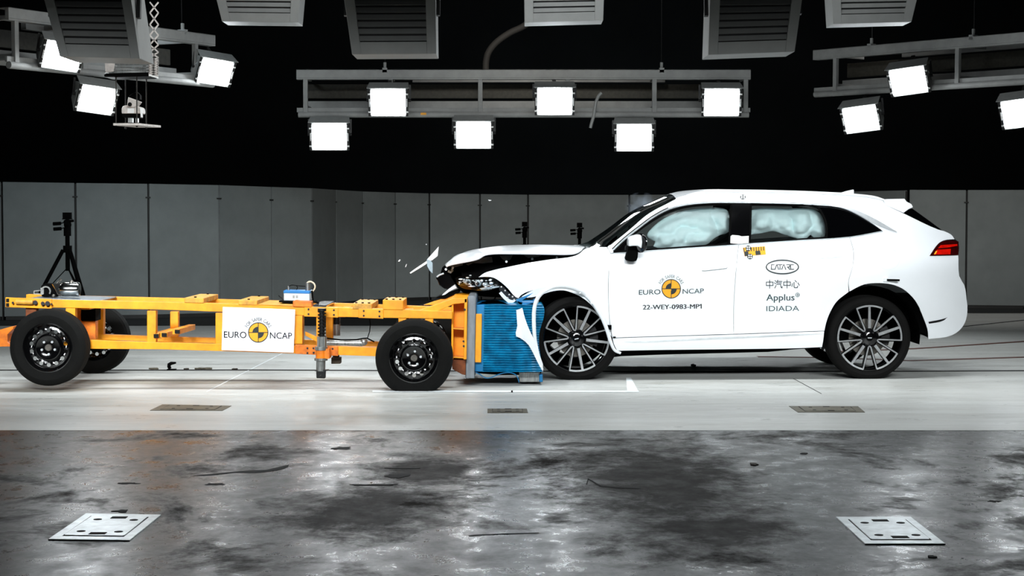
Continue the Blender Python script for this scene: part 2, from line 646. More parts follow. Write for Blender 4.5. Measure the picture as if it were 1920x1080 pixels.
def put_text(bm, s, bbox, fn, tilt=0.0, bold=0.0):
    """text fitted to a pixel box on the surface fn"""
    v, f = text_mesh(s)
    x0, x1 = min(p[0] for p in v), max(p[0] for p in v)
    y0, y1 = min(p[1] for p in v), max(p[1] for p in v)
    bx0, by0, bx1, by1 = bbox
    if bold > 0:
        put_text(bm, s, (bx0 - bold, by0, bx1 - bold, by1), fn, tilt, 0)
        put_text(bm, s, (bx0 + bold, by0, bx1 + bold, by1), fn, tilt, 0)
    out = []
    for x, y in v:
        px = bx0 + (x - x0) / (x1 - x0) * (bx1 - bx0)
        py = by1 - (y - y0) / (y1 - y0) * (by1 - by0)
        py -= math.tan(R(tilt)) * (px - (bx0 + bx1) / 2)
        out.append(bm.verts.new(fn(px, py)))
    for q in f:
        try:
            bm.faces.new([out[i] for i in q])
        except ValueError:
            pass


def put_arc(bm, s, c, r, a0, a1, size, fn, tilt=0.0):
    """small capitals around an arc; angles in degrees from straight up, clockwise"""
    wid = []
    for ch in s:
        if ch == ' ':
            wid.append(0.42)
        else:
            v, f = text_mesh(ch)
            wid.append(max(p[0] for p in v) - min(p[0] for p in v) + 0.16)
    tot = sum(wid)
    acc = 0
    for ch, w in zip(s, wid):
        a = R(a0 + (acc + w / 2) / tot * (a1 - a0) + tilt * 0)
        acc += w
        if ch == ' ':
            continue
        v, f = text_mesh(ch)
        mx = (max(p[0] for p in v) + min(p[0] for p in v)) / 2
        out = []
        for x, y in v:
            lx, ly = (x - mx) * size * 0.8, y * size
            rr = r + ly
            px = c[0] + math.sin(a) * rr + math.cos(a) * lx
            py = c[1] - math.cos(a) * rr + math.sin(a) * lx
            out.append(bm.verts.new(fn(px, py)))
        for q in f:
            try:
                bm.faces.new([out[i] for i in q])
            except ValueError:
                pass


def put_poly(bm, pts, fn):
    return bm.faces.new([bm.verts.new(fn(x, y)) for x, y in pts])


def put_stroke(bm, pts, w, fn, closed=False):
    """polyline of pen width w (pixels)"""
    n = len(pts)
    segs = [(pts[i], pts[(i + 1) % n]) for i in range(n if closed else n - 1)]
    for (ax, ay), (bx, by) in segs:
        dx, dy = bx - ax, by - ay
        L = math.hypot(dx, dy) or 1
        ux, uy = dx / L * w / 2, dy / L * w / 2
        put_poly(bm, [(ax - ux - uy, ay - uy + ux), (bx + ux - uy, by + uy + ux), (bx + ux + uy, by + uy - ux), (ax - ux + uy, ay - uy - ux)], fn)


def put_ring(bm, c, rx, ry, w, fn, n=40):
    for k in range(n):
        a, b = 2 * math.pi * k / n, 2 * math.pi * (k + 1) / n
        put_poly(bm, [(c[0] + math.cos(t) * (rx + s), c[1] + math.sin(t) * (ry + s)) for t, s in ((a, -w / 2), (b, -w / 2), (b, w / 2), (a, w / 2))], fn)


def put_disc(bm, c, r, fn, a0=0, a1=360, n=32, ry=None):
    ry = ry or r
    ks = [R(a0 + (a1 - a0) * k / n) for k in range(n + 1)]
    pts = [(c[0] + math.cos(t) * r, c[1] + math.sin(t) * ry) for t in ks]
    if a1 - a0 < 360:
        pts.append(c)
    else:
        pts.pop()
    put_poly(bm, pts, fn)


def crash_logo(parent, c, r, fn_off, euro, ncap, tilt, arc_r, arc_size):
    """roundel with the words around it, on a surface given by fn_off(lift)"""
    b = B()
    put_disc(b, c, r, fn_off(0.003))
    obj('emblem_disc', b, 'orange_print', parent, fix=False)
    b = B()
    f2 = fn_off(0.0042)
    put_ring(b, c, r, r, r * 0.09, f2)
    put_stroke(b, [(c[0] - r, c[1]), (c[0] + r, c[1])], r * 0.075, f2)
    put_stroke(b, [(c[0], c[1] - r), (c[0], c[1] + r)], r * 0.075, f2)
    f3 = fn_off(0.005)
    put_disc(b, c, r * 0.6, f3, 180, 270, 14)
    put_disc(b, c, r * 0.6, f3, 0, 90, 14)
    obj('emblem_cross', b, 'ink', parent, fix=False)
    b = B()
    put_text(b, 'EURO', euro, f2, tilt, 0.05)
    put_text(b, 'NCAP', ncap, f2, tilt, 0.05)
    put_arc(b, 'FOR SAFER CARS', c, arc_r, -66, 66, arc_size, f2)
    obj('lettering', b, 'ink_grey' if arc_size < 9 else 'ink', parent, fix=False)


# ------------------------------------------------------------------ setting
EDGE = G(960, 807).y
b = B()
box(b, (-14, -3, -0.2), (14, EDGE - 0.006, 0))
struct('floor', b, 'floor_dark', 'dark scuffed concrete floor in the foreground')
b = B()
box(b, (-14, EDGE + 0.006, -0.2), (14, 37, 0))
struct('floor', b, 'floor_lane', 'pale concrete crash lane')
b = B()
box(b, (-14, EDGE - 0.007, -0.2), (14, EDGE + 0.007, -0.012))
struct('trim_1', b, 'hole')
b = B()
box(b, (-14, 36.8, 0), (14, 37, 9))
struct('wall_back', b, 'hall')
for nm, x0 in (('wall_left', -14), ('wall_right', 13.8)):
    b = B()
    box(b, (x0, -3, 0), (x0 + 0.2, 37, 9))
    struct(nm, b, 'hall')
b = B()
box(b, (-14, -3.2, 0), (14, -3, 9))
struct('wall_front', b, 'hall')
b = B()
box(b, (-14, -3.2, 9), (14, 37, 9.2))
struct('ceiling', b, 'hall')

# partition walls: every panel a thing
SEAMS = [(-48, 340.6, 23.7), (3, 341, 24.0), (141, 343, 24.2), (278, 344.6, 24.4), (411, 347, 24.9), (509, 350.5, 25.7),
         (585, 353, 26.4), (630, 356, 27.7), (680, 359, 28.6), (741, 361, 29.2), (805, 362.6, 29.6), (900, 363.8, 29.8), (990, 365, 30.0),
         (1180, 365.4, 30.1), (1400, 364, 29.8), (1560, 360, 28.9), (1698, 357, 27.4)]
SEAMS_R = [(1704, 356, 27.2), (1813, 356.4, 27.0), (1926, 356, 26.8), (2040, 355.4, 26.4)]
PLAB = ['grey partition panel cut by the left edge of the photo', 'grey partition panel behind the tall tripod',
        'wide pale partition panel right of the tall tripod', 'wide pale partition panel, third full one from the left',
        'grey partition panel above the white sign board', 'grey partition panel behind the battery',
        'narrow dark partition panel just right of the battery', 'narrow dark partition panel, second right of the battery',
        'dark partition panel left of the flying bits', 'dark partition panel behind the flying shard',
        'grey partition panel above the crumpled bonnet front', 'grey partition panel behind the left of the small tripods',
        'bluish partition panel behind the right of the small tripods', 'partition panel behind the car windows, front half',
        'partition panel behind the car windows, rear half', 'short visible bit of partition panel above the car spoiler',
        'grey partition panel right of the car tail', 'grey partition panel at the right edge of the photo', 'partition panel beyond the right edge']


def build_panels(seams, labs):
    for i in range(len(seams) - 1):
        (xa, ya, Ya), (xb, yb, Yb) = seams[i], seams[i + 1]
        A, Bp = P(xa, ya, Ya), P(xb, yb, Yb)
        d = (Vector((Bp.x, Bp.y, 0)) - Vector((A.x, A.y, 0)))
        L = d.length
        d.normalize()
        nrm = Vector((d.y, -d.x, 0))
        if nrm.y > 0:
            nrm = -nrm
        g = 0.014
        a0 = Vector((A.x, A.y, 0)) + d * g
        b0 = Vector((Bp.x, Bp.y, 0)) - d * g
        t = thing('partition_panel', labs[i], 'wall panel', (a0 + b0) / 2, 'grey partition panels along the back of the hall')
        bm = B()
        prism(bm, [a0 + Vector((0, 0, 0.05)), b0 + Vector((0, 0, 0.05)), b0 + Vector((0, 0, Bp.z)), a0 + Vector((0, 0, A.z))], -nrm * 0.05)
        obj('panel_sheet', bm, 'panel', t, bevel=0.004)
        bm = B()
        prism(bm, [a0 + d * .02, b0 - d * .02, b0 - d * .02 + Vector((0, 0, 0.055)), a0 + d * .02 + Vector((0, 0, 0.055))], -nrm * 0.04)
        obj('kick_strip', bm, 'post', t)
        bm = B()
        e = b0 + d * g
        cyl(bm, e + Vector((0, 0, 0)) - nrm * .02, e + Vector((0, 0, Bp.z - 0.01)) - nrm * .02, 0.017, 10)
        pst = obj('edge_post', bm, 'post_light' if i in (3, 4, 5, 7, 8) else 'post', t, smooth=True)
        bm = B()
        hz = Bp.z - 0.19
        bar(bm, e - d * 0.04 + nrm * 0.004 + Vector((0, 0, hz)), e + d * 0.03 + nrm * 0.004 + Vector((0, 0, hz)), 0.012, 0.02)
        obj('clamp', bm, 'post', pst)


build_panels(SEAMS, PLAB[:16])
build_panels(SEAMS_R, PLAB[16:])

# flat black strip laid over the floor at the foot of the partitions
b = B()
near = [G(-120, 611), G(860, 611), G(1000, 600), G(1500, 590), G(1700, 587.5), G(2060, 587.5)]
farp = [Vector((-10, 24.6, 0)), Vector((-2.2, 30.2, 0)), Vector((0.3, 30.6, 0)), Vector((4, 30.2, 0)), Vector((6.2, 27.8, 0)), Vector((9, 27.0, 0))]
loft(b, [[p + Vector((0, 0, 0.003)) for p in near], [p + Vector((0, 0, 0.003)) for p in farp]])
struct('trim_2', b, 'black_strip', 'black strip on the floor along the foot of the partition panels')


def floor_strip(name, pts, w, m, label, z0=-0.004, z1=0.004):
    """raised strip along a floor polyline; w = width in metres (across depth)"""
    bm = B()
    rows = [[], [], [], []]
    for p in pts:
        q = G(*p)
        for k, (dy, z) in enumerate(((-w / 2, z0), (-w / 2, z1), (w / 2, z1), (w / 2, z0))):
            rows[k].append(q + Vector((0, dy, z)))
    loft(bm, rows)
    return struct(name, bm, m, label)


floor_strip('trim_3', [(-60, 694.3), (300, 694.3), (460, 694), (700, 695), (900, 696), (1200, 697), (1500, 697), (1690, 696.5), (1960, 695.2)], 0.075, 'hole', 'dark guide slot along the crash lane')
floor_strip('trim_4', [(1560, 660), (1716, 654), (1920, 640.5), (2010, 634)], 0.10, 'rail_rust', 'rusty floor rail beyond the car')
floor_strip('trim_5', [(1420, 669), (1560, 671), (1707, 676.5), (1920, 670), (2010, 667)], 0.10, 'rail_rust', 'second rusty floor rail behind the rear wheel')
floor_strip('trim_6', [(1760, 614), (1810, 612), (1920, 600.5), (2000, 592)], 0.06, 'hole', 'dark groove near the right partition')


def mark(name, polyline, w_px, label, m='line_white', z=0.0025):
    bm = B()
    put_stroke(bm, polyline, w_px, lambda x, y: G(x, y, z))
    return struct(name, bm, m, label)


mark('trim_7', [(700, 733.5), (960, 733.8), (1196, 733.8)], 3.2, 'white painted line on the lane')
b = B()
put_poly(b, [(1174, 708), (1183, 708), (1197, 734), (1176, 734)], lambda x, y: G(x, y, 0.003))
struct('trim_8', b, 'line_white', 'white painted corner on the lane beside the front wheel')
mark('trim_9', [(388, 734), (520, 667), (560, 647)], 1.3, 'thin white line across the lane under the trolley')
mark('trim_10', [(1488, 710), (1540, 738)], 1.0, 'thin joint in the lane concrete', 'hole', 0.001)


# steel covers let into the floor
def floor_plate(quad, label, m, inner=True, z=0.006):
    c = [G(x, y) for x, y in quad]
    ctr = sum(c, Vector()) / 4
    t = thing('floor_cover', label, 'floor cover', ctr, 'steel covers let into the floor')

    def at(u, v, zz):
        p = (c[0] * (1 - u) + c[3] * u) * (1 - v) + (c[1] * (1 - u) + c[2] * u) * v
        return p + Vector((0, 0, zz))
    bm = B()
    prism(bm, [at(0, 0, z), at(1, 0, z), at(1, 1, z), at(0, 1, z)], (0, 0, -z - 0.02))
    fr = obj('frame', bm, m, t, bevel=0.002)
    bm = B()
    q = [at(u, v, z + 0.001) for u, v in ((0.12, 0.115), (0.88, 0.115), (0.885, 0.88), (0.12, 0.885))]
    prism(bm, q, (0, 0, -0.01))
    obj('joint', bm, 'hole', t)
    bm = B()
    q = [at(u, v, z + 0.003) for u, v in ((0.145, 0.13), (0.855, 0.13), (0.875, 0.16), (0.868, 0.868), (0.135, 0.87), (0.125, 0.16))]
    prism(bm, q, (0, 0, -0.01))
    lid = obj('lid', bm, m, t, bevel=0.002)
    sx, sy = (c[3] - c[0]).length, (c[1] - c[0]).length
    rh = 0.02 if inner else 0.013
    for u, v in ((0.28, 0.27), (0.75, 0.27), (0.28, 0.73), (0.75, 0.73)):
        bm = B()
        p = at(u, v, z + 0.0035)
        cyl(bm, p - Vector((0, 0, .004)), p + Vector((0, 0, 0.001)), rh, 18)
        obj('bolt_hole', bm, 'hole', lid)
    for v in (0.20, 0.82):
        bm = B()
        p = at(0.52, v, z + 0.0035)
        box(bm, p - Vector((rh * 1.9, rh * 1.3, 0.003)), p + Vector((rh * 1.9, rh * 1.3, 0.0012)))
        obj('lift_slot', bm, 'hole', lid, bevel=0.004)
    return t


floor_plate([(90, 1013), (161, 964.5), (302, 967), (243, 1015)], 'bright steel floor cover with bolt holes, lower left foreground', 'plate_floor')
floor_plate([(1622, 1021.5), (1567, 971), (1708, 971), (1773, 1021.5)], 'bright steel floor cover with bolt holes, lower right foreground', 'plate_floor')
floor_plate([(281, 770), (304, 759), (434, 761.5), (417, 770.5)], 'brownish steel floor cover in the pale lane under the trolley sign', 'plate_old', False, 0.004)
floor_plate([(914, 774.5), (914, 767), (988, 767), (990, 774.5)], 'small dark floor cover in the lane below the blue barrier', 'plate_old', False, 0.004)
floor_plate([(1496, 773.5), (1479, 762), (1609, 762.5), (1622, 773.5)], 'dark steel floor cover in the lane below the rear wheel', 'plate_old', False, 0.004)

# ------------------------------------------------------------------ the white car
HALF = 0.955


def interp(tab, z):
    if z <= tab[0][0]:
        return tab[0][1]
    for i in range(len(tab) - 1):
        (a, va), (b_, vb) = tab[i], tab[i + 1]
        if z <= b_:
            t = (z - a) / (b_ - a)
            m0 = (tab[i + 1][1] - tab[max(i - 1, 0)][1]) / (tab[i + 1][0] - tab[max(i - 1, 0)][0])
            j = min(i + 2, len(tab) - 1)
            m1 = (tab[j][1] - tab[i][1]) / (tab[j][0] - tab[i][0])
            h = b_ - a
            return (2 * t ** 3 - 3 * t * t + 1) * va + (t ** 3 - 2 * t * t + t) * m0 * h + (-2 * t ** 3 + 3 * t * t) * vb + (t ** 3 - t * t) * m1 * h
    return tab[-1][1]


SECT = [(0.18, 0.12), (0.28, 0.055), (0.38, 0.03), (0.46, 0.035), (0.60, 0.02), (0.80, 0.0), (0.95, -0.004), (1.05, 0.012), (1.12, 0.04), (1.2, 0.075),
        (1.35, 0.145), (1.5, 0.225), (1.62, 0.31), (1.7, 0.40)]


def Y0(x):
    return 15.36 + 0.05 * (x - 1.85)


def Yn(x, z):
    y = Y0(x) + interp(SECT, z)
    if x < 0.15:
        y += 0.24 * ((0.15 - x) / 0.8) ** 2
    if x > 3.1:
        y += 0.27 * ((x - 3.1) / 0.95) ** 2
    return y


def cxz(px, py, off=0.0):
    Y = 15.45
    for _ in range(7):
        p = P(px, py, Y)
        Y = Yn(p.x, p.z) + off
    return Vector((p.x, p.z))


def on_car(lift):
    def f(px, py):
        q = cxz(px, py, -lift)
        return Vector((q.x, Yn(q.x, q.y) - lift, q.y))
    return f


def mirror_y(p):
    return Vector((p.x, 2 * (Y0(p.x) + HALF) - p.y, p.z))


CARC = Vector((1.85, Y0(1.85) + HALF, 0))
car = thing('car', 'white crashed car with crumpled bonnet, lettered doors and inflated airbags', 'car', CARC)


def panel(name, poly, m, parent=None, off=0.0, t=0.016, gap=0.0016, gx=0.09, gz=0.045, far=True, label=None, fn=None, sub=4, corner=38):
    q = [cxz(x, y, off) for x, y in poly]
    q = smooth_poly(q, sub, corner)
    if gap:
        q = shrink(q, gap)
    bm = gridfill(q, gx, gz)
    for v in bm.verts:
        x, z = v.co.x, v.co.z
        v.co.y = Yn(x, z) + off + (fn(x, z) if fn else 0)
    thicken(bm, t)
    fb = bm.copy() if far else None
    o = obj(name, bm, m, parent or car, smooth=True, label=label)
    if far:
        for v in fb.verts:
            v.co = mirror_y(v.co)
        fo = obj(name, fb, m, parent or car, smooth=True)
    return o


ROOF_EDGE = [(1267, 371.6), (1283, 366.8), (1305, 363.6), (1335, 361.4), (1380, 360.8), (1485, 362.6), (1567, 366), (1630, 370.6), (1655, 376)]
APILLAR = [(1120, 465), (1143, 458.6), (1155, 449.4), (1167, 440), (1182, 427.5), (1196, 415), (1211, 402.5), (1231, 390), (1247, 382), (1257, 376.8)]
WIN_TOP = [(1650, 431), (1635, 419), (1610, 404), (1585, 392.5), (1555, 386), (1485, 382.5), (1405, 380.8), (1375, 380.5), (1335, 380.8), (1290, 384.5), (1255, 393), (1225, 409), (1200, 427.5), (1172, 449.5), (1150, 470)]
BASE = [(1150, 474), (1145.4, 475.2), (1138.6, 463.2)]
ARCH_R = [(1725, 579), (1713, 560), (1694.5, 543), (1676, 534.6), (1648, 531), (1620, 533.7), (1592.6, 546.7), (1572, 563)]
body = APILLAR[1:] + ROOF_EDGE + [(1660, 384), (1694, 399.8), (1761, 430.8), (1770, 433), (1785, 441), (1790, 448.5), (1770, 451), (1760, 456.5), (1743, 479.8), (1797, 478.6),
                              (1797.5, 505), (1799, 519), (1760, 534)] + ARCH_R[:-1] + [(1591, 528), (1598.5, 500), (1600, 470), (1593, 444.5), (1625, 438.6), (1655, 433)] + WIN_TOP[1:] + BASE
panel('body_side', body, 'paint')
FD = [(1145, 475.5), (1207, 470.8), (1285, 465.5), (1370, 459.8), (1385, 459), (1382.5, 480), (1377.5, 540), (1375.5, 590), (1376, 626.5), (1250, 630.2), (1148, 633.5), (1143, 600), (1140.5, 540), (1141.5, 510)]
front_door = panel('front_door', FD, 'paint', far=True)
RD = [(1385, 459), (1405, 456.8), (1500, 450.5), (1593, 444.5), (1600, 470), (1598.5, 500), (1591, 528), (1591.4, 547.4), (1570, 564.5), (1558, 583), (1550, 603), (1546, 620.5), (1500, 622), (1376, 626.5), (1375.5, 590), (1377.5, 540), (1382.5, 480)]
rear_door = panel('rear_door', RD, 'paint', far=True)
FEND = [(1138, 463), (1145, 475.5), (1141.5, 510), (1140.5, 540), (1143, 600), (1147, 632), (1141, 622.6), (1131.5, 598.5), (1118.5, 572.6), (1102, 552), (1078, 539), (1055.6, 534.6), (1028, 537),
        (1003, 543), (978, 553), (972, 559.5), (966.5, 557), (949, 538), (929, 522.7), (920, 519.8), (897, 519.8), (907.5, 512), (928, 505.5), (949, 501), (991, 492.5), (1032.5, 486), (1074, 480.5), (1086, 475.5), (1097, 466.5), (1115, 463.5)]
fender = panel('front_fender', FEND, 'paint', far=True)
SILL = [(1148, 634), (1250, 630.7), (1376, 627), (1500, 622.5), (1545.5, 621), (1543.5, 640), (1541.5, 651), (1500, 653), (1376, 655), (1240, 656.5), (1157, 658), (1151, 646)]
sill = panel('sill', SILL, 'paint')
panel('sill_trim', [(1170, 640.5), (1250, 637.4), (1376, 631), (1380, 631), (1500, 625.3), (1545, 622.8), (1545, 625.4), (1500, 628.6), (1378, 634.6), (1250, 640.2), (1185, 642.4)], 'chrome', off=-0.006, gap=0, t=0.012)
RB = [(1799, 519), (1803, 527), (1808, 536), (1812, 562), (1813.5, 575), (1811.5, 597), (1804, 613), (1785, 628), (1741, 635.5), (1739.5, 617), (1734, 601), (1725, 579), (1760, 534)]
rbump = panel('rear_bumper', RB, 'paint', far=True, gap=-0.002)
panel('bumper_trim', [(1741, 603.5), (1774, 596.2), (1777, 594.6), (1769, 601), (1742, 607)], 'black_gloss', off=-0.004, gap=0, t=0.01)

# glazing
front_glass = panel('front_door_window', [(1150, 474.6), (1207, 470.4), (1285, 465), (1371, 459.4), (1374, 381.8), (1335, 381.8), (1290, 385.4), (1255, 394), (1225, 410), (1200, 428.5), (1172, 450.5)], 'glass', off=0.014, t=0.004, gap=0)
panel('rear_door_window', [(1404, 456.4), (1500, 450), (1551, 447), (1549, 420), (1540, 397), (1531, 385), (1485, 383.5), (1405, 381.8)], 'glass', off=0.014, t=0.004, gap=0)
panel('quarter_window', [(1551, 447), (1593, 444), (1630, 437.4), (1655, 432.6), (1635, 420), (1610, 405), (1585, 393.5), (1555, 387), (1530, 385), (1540, 397), (1549, 420)], 'dark_glass', off=0.012, t=0.006, gap=0)
panel('pillar_cover', [(1371.5, 381.5), (1406, 382), (1404, 457), (1385, 458.4), (1369.5, 459.4)], 'black_gloss', off=-0.004, t=0.03, gap=0)
WEDGE = [(1150, 474), (1172, 451.5), (1179, 446), (1180, 472.3)]
panel('mirror_quarter', WEDGE, 'black_gloss', off=-0.003, t=0.02, gap=0)
# black rubber seal around the door windows
f0 = on_car(-0.004)
for nm, loop in (('window_seal', [(1153, 473), (1176, 449), (1203, 427.6), (1228, 410.5), (1258, 395.4), (1292, 387), (1335, 383.4), (1371, 383.2), (1368, 458.6), (1285, 464), (1207, 469.4)]),
                 ('window_seal', [(1407.5, 383.4), (1485, 385), (1530, 386.6), (1540, 398), (1549, 420), (1550, 446), (1500, 449.4), (1406, 455.6)])):
    b = B()
    q = smooth_poly(loop, 3, 50)
    tube(b, [f0(x, y) for x, y in q] + [f0(*q[0])], 0.011, 6)
    obj(nm, b, 'black', car, smooth=True)
# bright trim around the side windows
b = B()
top = smooth_poly(WIN_TOP[4:], 3, 60, False)
tube(b, [on_car(0.003)(x - 0.6, y - 1.0) for x, y in top], 0.008, 6)
obj('window_trim', b, 'satin', car, smooth=True)
b = B()
tube(b, [on_car(0.001)(x - 2.2, y - 3.4) for x, y in top[18:]], 0.0042, 6)
obj('pillar_groove', b, 'black', car, smooth=True)
panel('pillar_trim', [(1545, 382.8), (1585, 386.2), (1605, 393.6), (1640, 410), (1682, 434.6), (1664, 429.4), (1636, 417), (1610, 402.4), (1585, 391.2), (1555, 385.6)], 'chrome', off=-0.008, gap=0, t=0.014)
b = B()
tube(b, [on_car(0.002)(x, y) for x, y in smooth_poly([(1150, 475.2), (1207, 470.9), (1285, 465.4), (1371, 459.8), (1404, 457), (1500, 450.6), (1593, 444.6), (1655, 433.4)], 3, 60, False)], 0.004, 6)
obj('belt_trim', b, 'satin', car, smooth=True)


# windscreen, roof, bonnet, tail: surfaces carried across the car's width
def across(name, near, m, bulge, n=18, power=2, lift=0.0, t=None, parent=None, label=None, jitter=None):
    """near: list of points of the near edge; bulge(i,frac) -> Vector added at mid width"""
    bm = B()
    rows = []
    for i, p in enumerate(near):
        f = mirror_y(p)
        r = []
        for k in range(n + 1):
            u = k / n
            s = 1 - abs(2 * u - 1) ** power
            q = p.lerp(f, u) + bulge(i / (len(near) - 1)) * s
            if jitter:
                q = q + jitter(q, i / (len(near) - 1), u)
            r.append(q)
        rows.append(r)
    loft(bm, rows)
    return obj(name, bm, m, parent or car, smooth=True, label=label, angle=60)


oc = on_car(0)
ws = [oc(x, y) for x, y in smooth_poly([(1126, 467), (1144, 459.4), (1156, 450.2), (1168, 440.8), (1183, 428.3), (1197, 415.8), (1212, 403.3), (1232, 390.8), (1248, 382.8), (1258, 377.6), (1268, 372.4)], 3, 60, False)]
screen = across('windscreen', ws, 'screen_glass', lambda f: Vector((-0.155 + 0.09 * f, 0, 0.02)))
b = B()
tube(b, [p + Vector((-0.006, -0.004, 0.002)) for p in ws[3:]], 0.0045, 6)
obj('screen_seal', b, 'black', screen, smooth=True)
rf = [oc(x, y) for x, y in smooth_poly(ROOF_EDGE, 3, 60, False)]
across('roof', rf, 'paint', lambda f: Vector((0, 0, 0.045 - 0.02 * f)))
b = B()
rail = smooth_poly([(1287, 368), (1305, 363), (1335, 359.6), (1380, 358.4), (1485, 360.2), (1567, 363.6), (1612, 367), (1640, 370.5), (1657, 376)], 4, 60, False)
pts = [on_car(-0.02)(x, y) for x, y in rail]
tube(b, pts, 0.014, 8)
fb = b.copy()
obj('roof_rail', b, 'plastic_white', car, smooth=True)
for v in fb.verts:
    v.co = mirror_y(v.co)
obj('roof_rail', fb, 'plastic_white', car, smooth=True)
# shallow white deflector that shows above the rail, and the aerial
b = B()
prism_px(b, [(1310, 361), (1331, 357.4), (1380, 356.4), (1388, 357.2), (1388, 362)], 16.15, 0.3)
obj('sunroof_deflector', b, 'plastic_white', car)
b = B()
for s in (0,):
    a = [P(x, y, 16.3) for x, y in [(1566, 363.4), (1577, 361.2), (1586, 358.4), (1600, 355.2), (1600.5, 365.5)]]
    prism(b, [p + Vector((0, -0.03, 0)) for p in a], (0, 0.06, 0))
obj('shark_fin_aerial', b, 'paint', car, smooth=True, bevel=0.012)
# spoiler
b = B()
sp = [cxz(x, y, 0.04) for x, y in [(1648, 375.4), (1664, 373.2), (1696, 372.6), (1700, 378), (1709, 382.6), (1712, 388.8), (1704, 392.2), (1694, 399.4), (1660, 384.6)]]
for k in range(0, 1):
    a = [Vector((q.x, Yn(q.x, q.y) + 0.035, q.y)) for q in sp]
    yf = [mirror_y(p) for p in a]
    va = [b.verts.new(p) for p in a]
    vf = [b.verts.new(p) for p in yf]
    b.faces.new(va)
    b.faces.new(vf[::-1])
    for i in range(len(va)):
        b.faces.new((va[i], vf[i], vf[(i + 1) % len(va)], va[(i + 1) % len(va)]))
obj('roof_spoiler', b, 'paint', car, bevel=0.006)
# rear glass and tailgate
panel('rear_window_edge', [(1694, 399.6), (1704, 392.4), (1710.5, 391), (1766, 431.4), (1761, 430.6)], 'dark_glass', off=0.05, t=0.06, gap=0)
rw = [oc(x, y) + Vector((0, 0.05, 0)) for x, y in [(1697, 400), (1730, 416), (1762, 431)]]
across('rear_window', rw, 'dark_glass', lambda f: Vector((0.09, 0, 0.03)))
tg = [oc(x, y) for x, y in smooth_poly([(1761, 430.8), (1770, 432.6), (1785, 440.6), (1791, 449), (1797, 453), (1797, 478), (1797.5, 505), (1799, 519)], 2, 60, False)]
across('tailgate', tg, 'paint', lambda f: Vector((0.07, 0, 0.0)), power=2.4)
rbx = [oc(x, y) for x, y in smooth_poly(RB[:9], 2, 60, False)]
across('bumper_skin', rbx, 'paint', lambda f: Vector((0.07, 0, 0.0)), power=2.4, parent=rbump)
# tail lamp
TL = [(1743.5, 479.6), (1751, 468), (1760, 457), (1770, 451.6), (1786, 450.6), (1797.3, 452.4), (1797.2, 478)]
tail = panel('tail_lamp', TL, 'dark_red', off=-0.004, t=0.03, gap=0.001)
for nm, poly, mm in (('lamp_segment', [(1751, 477.3), (1757, 468), (1783, 466.5), (1782, 476.8)], 'red'),
                     ('lamp_segment', [(1758.5, 465.6), (1764, 459.6), (1795, 457.6), (1795, 460.8), (1779, 463.8)], 'red'),
                     ('turn_signal', [(1751.5, 476.6), (1755, 470.8), (1757.4, 470.6), (1754.4, 476.4)], 'amber')):
    panel(nm, poly, mm, tail, off=-0.009 if mm == 'red' else -0.012, t=0.006, gap=0, far=False)

# bonnet, crumpled at the nose
HE = smooth_poly([(1090, 465.8), (1084, 470.4), (1077, 473.4), (1068, 474.4), (1032, 474.2), (991, 473.4), (950, 473), (928, 473.2), (908, 476), (896, 483.2), (882, 487), (862, 490.6), (846, 494), (836, 497.4)], 3, 40, False)
HS = smooth_poly([(1099, 462.6), (1085, 462.2), (1053, 461.6), (1020, 461), (991, 461), (955, 462), (928, 464), (905, 467), (889, 470), (878, 472.6), (868, 475), (856, 480), (846, 486), (834, 497)], 3, 40, False)
HM = min(len(HE), len(HS))
bm = B()
rows = []
hn = 22
for i in range(HM):
    e = on_car(-0.03)(HE[i].x, HE[i].y)
    f = mirror_y(e)
    frac = i / (HM - 1)
    # crown line at 30 % of the width, at the silhouette seen in the photo
    yc = e.y + (f.y - e.y) * 0.34
    s = P(HS[i].x, HS[i].y, yc)
    r = []
    for k in range(hn + 1):
        u = k / hn
        uu = min(u, 1 - u) / 0.34
        if uu < 1:
            w = math.sin(uu * math.pi / 2) ** 0.8
            base = e if u < 0.5 else f
            q = Vector((base.x + (s.x - base.x) * uu, 0, base.z + (s.z - base.z) * w))
        else:
            q = Vector((s.x, 0, s.z))
        q.y = e.y + (f.y - e.y) * u
        cr = max(0, frac - 0.55) / 0.45
        q.z += cr * 0.02 * noise.noise(Vector((q.x * 7, q.y * 4, 3.1))) * (0.3 + uu if uu < 1 else 1.0)
        r.append(q)
    rows.append(r)
loft(bm, rows)
bonnet = obj('bonnet', bm, 'paint', car, smooth=True, angle=60)
so = bonnet.modifiers.new('thickness', 'SOLIDIFY')
so.thickness = 0.018
so.offset = -1

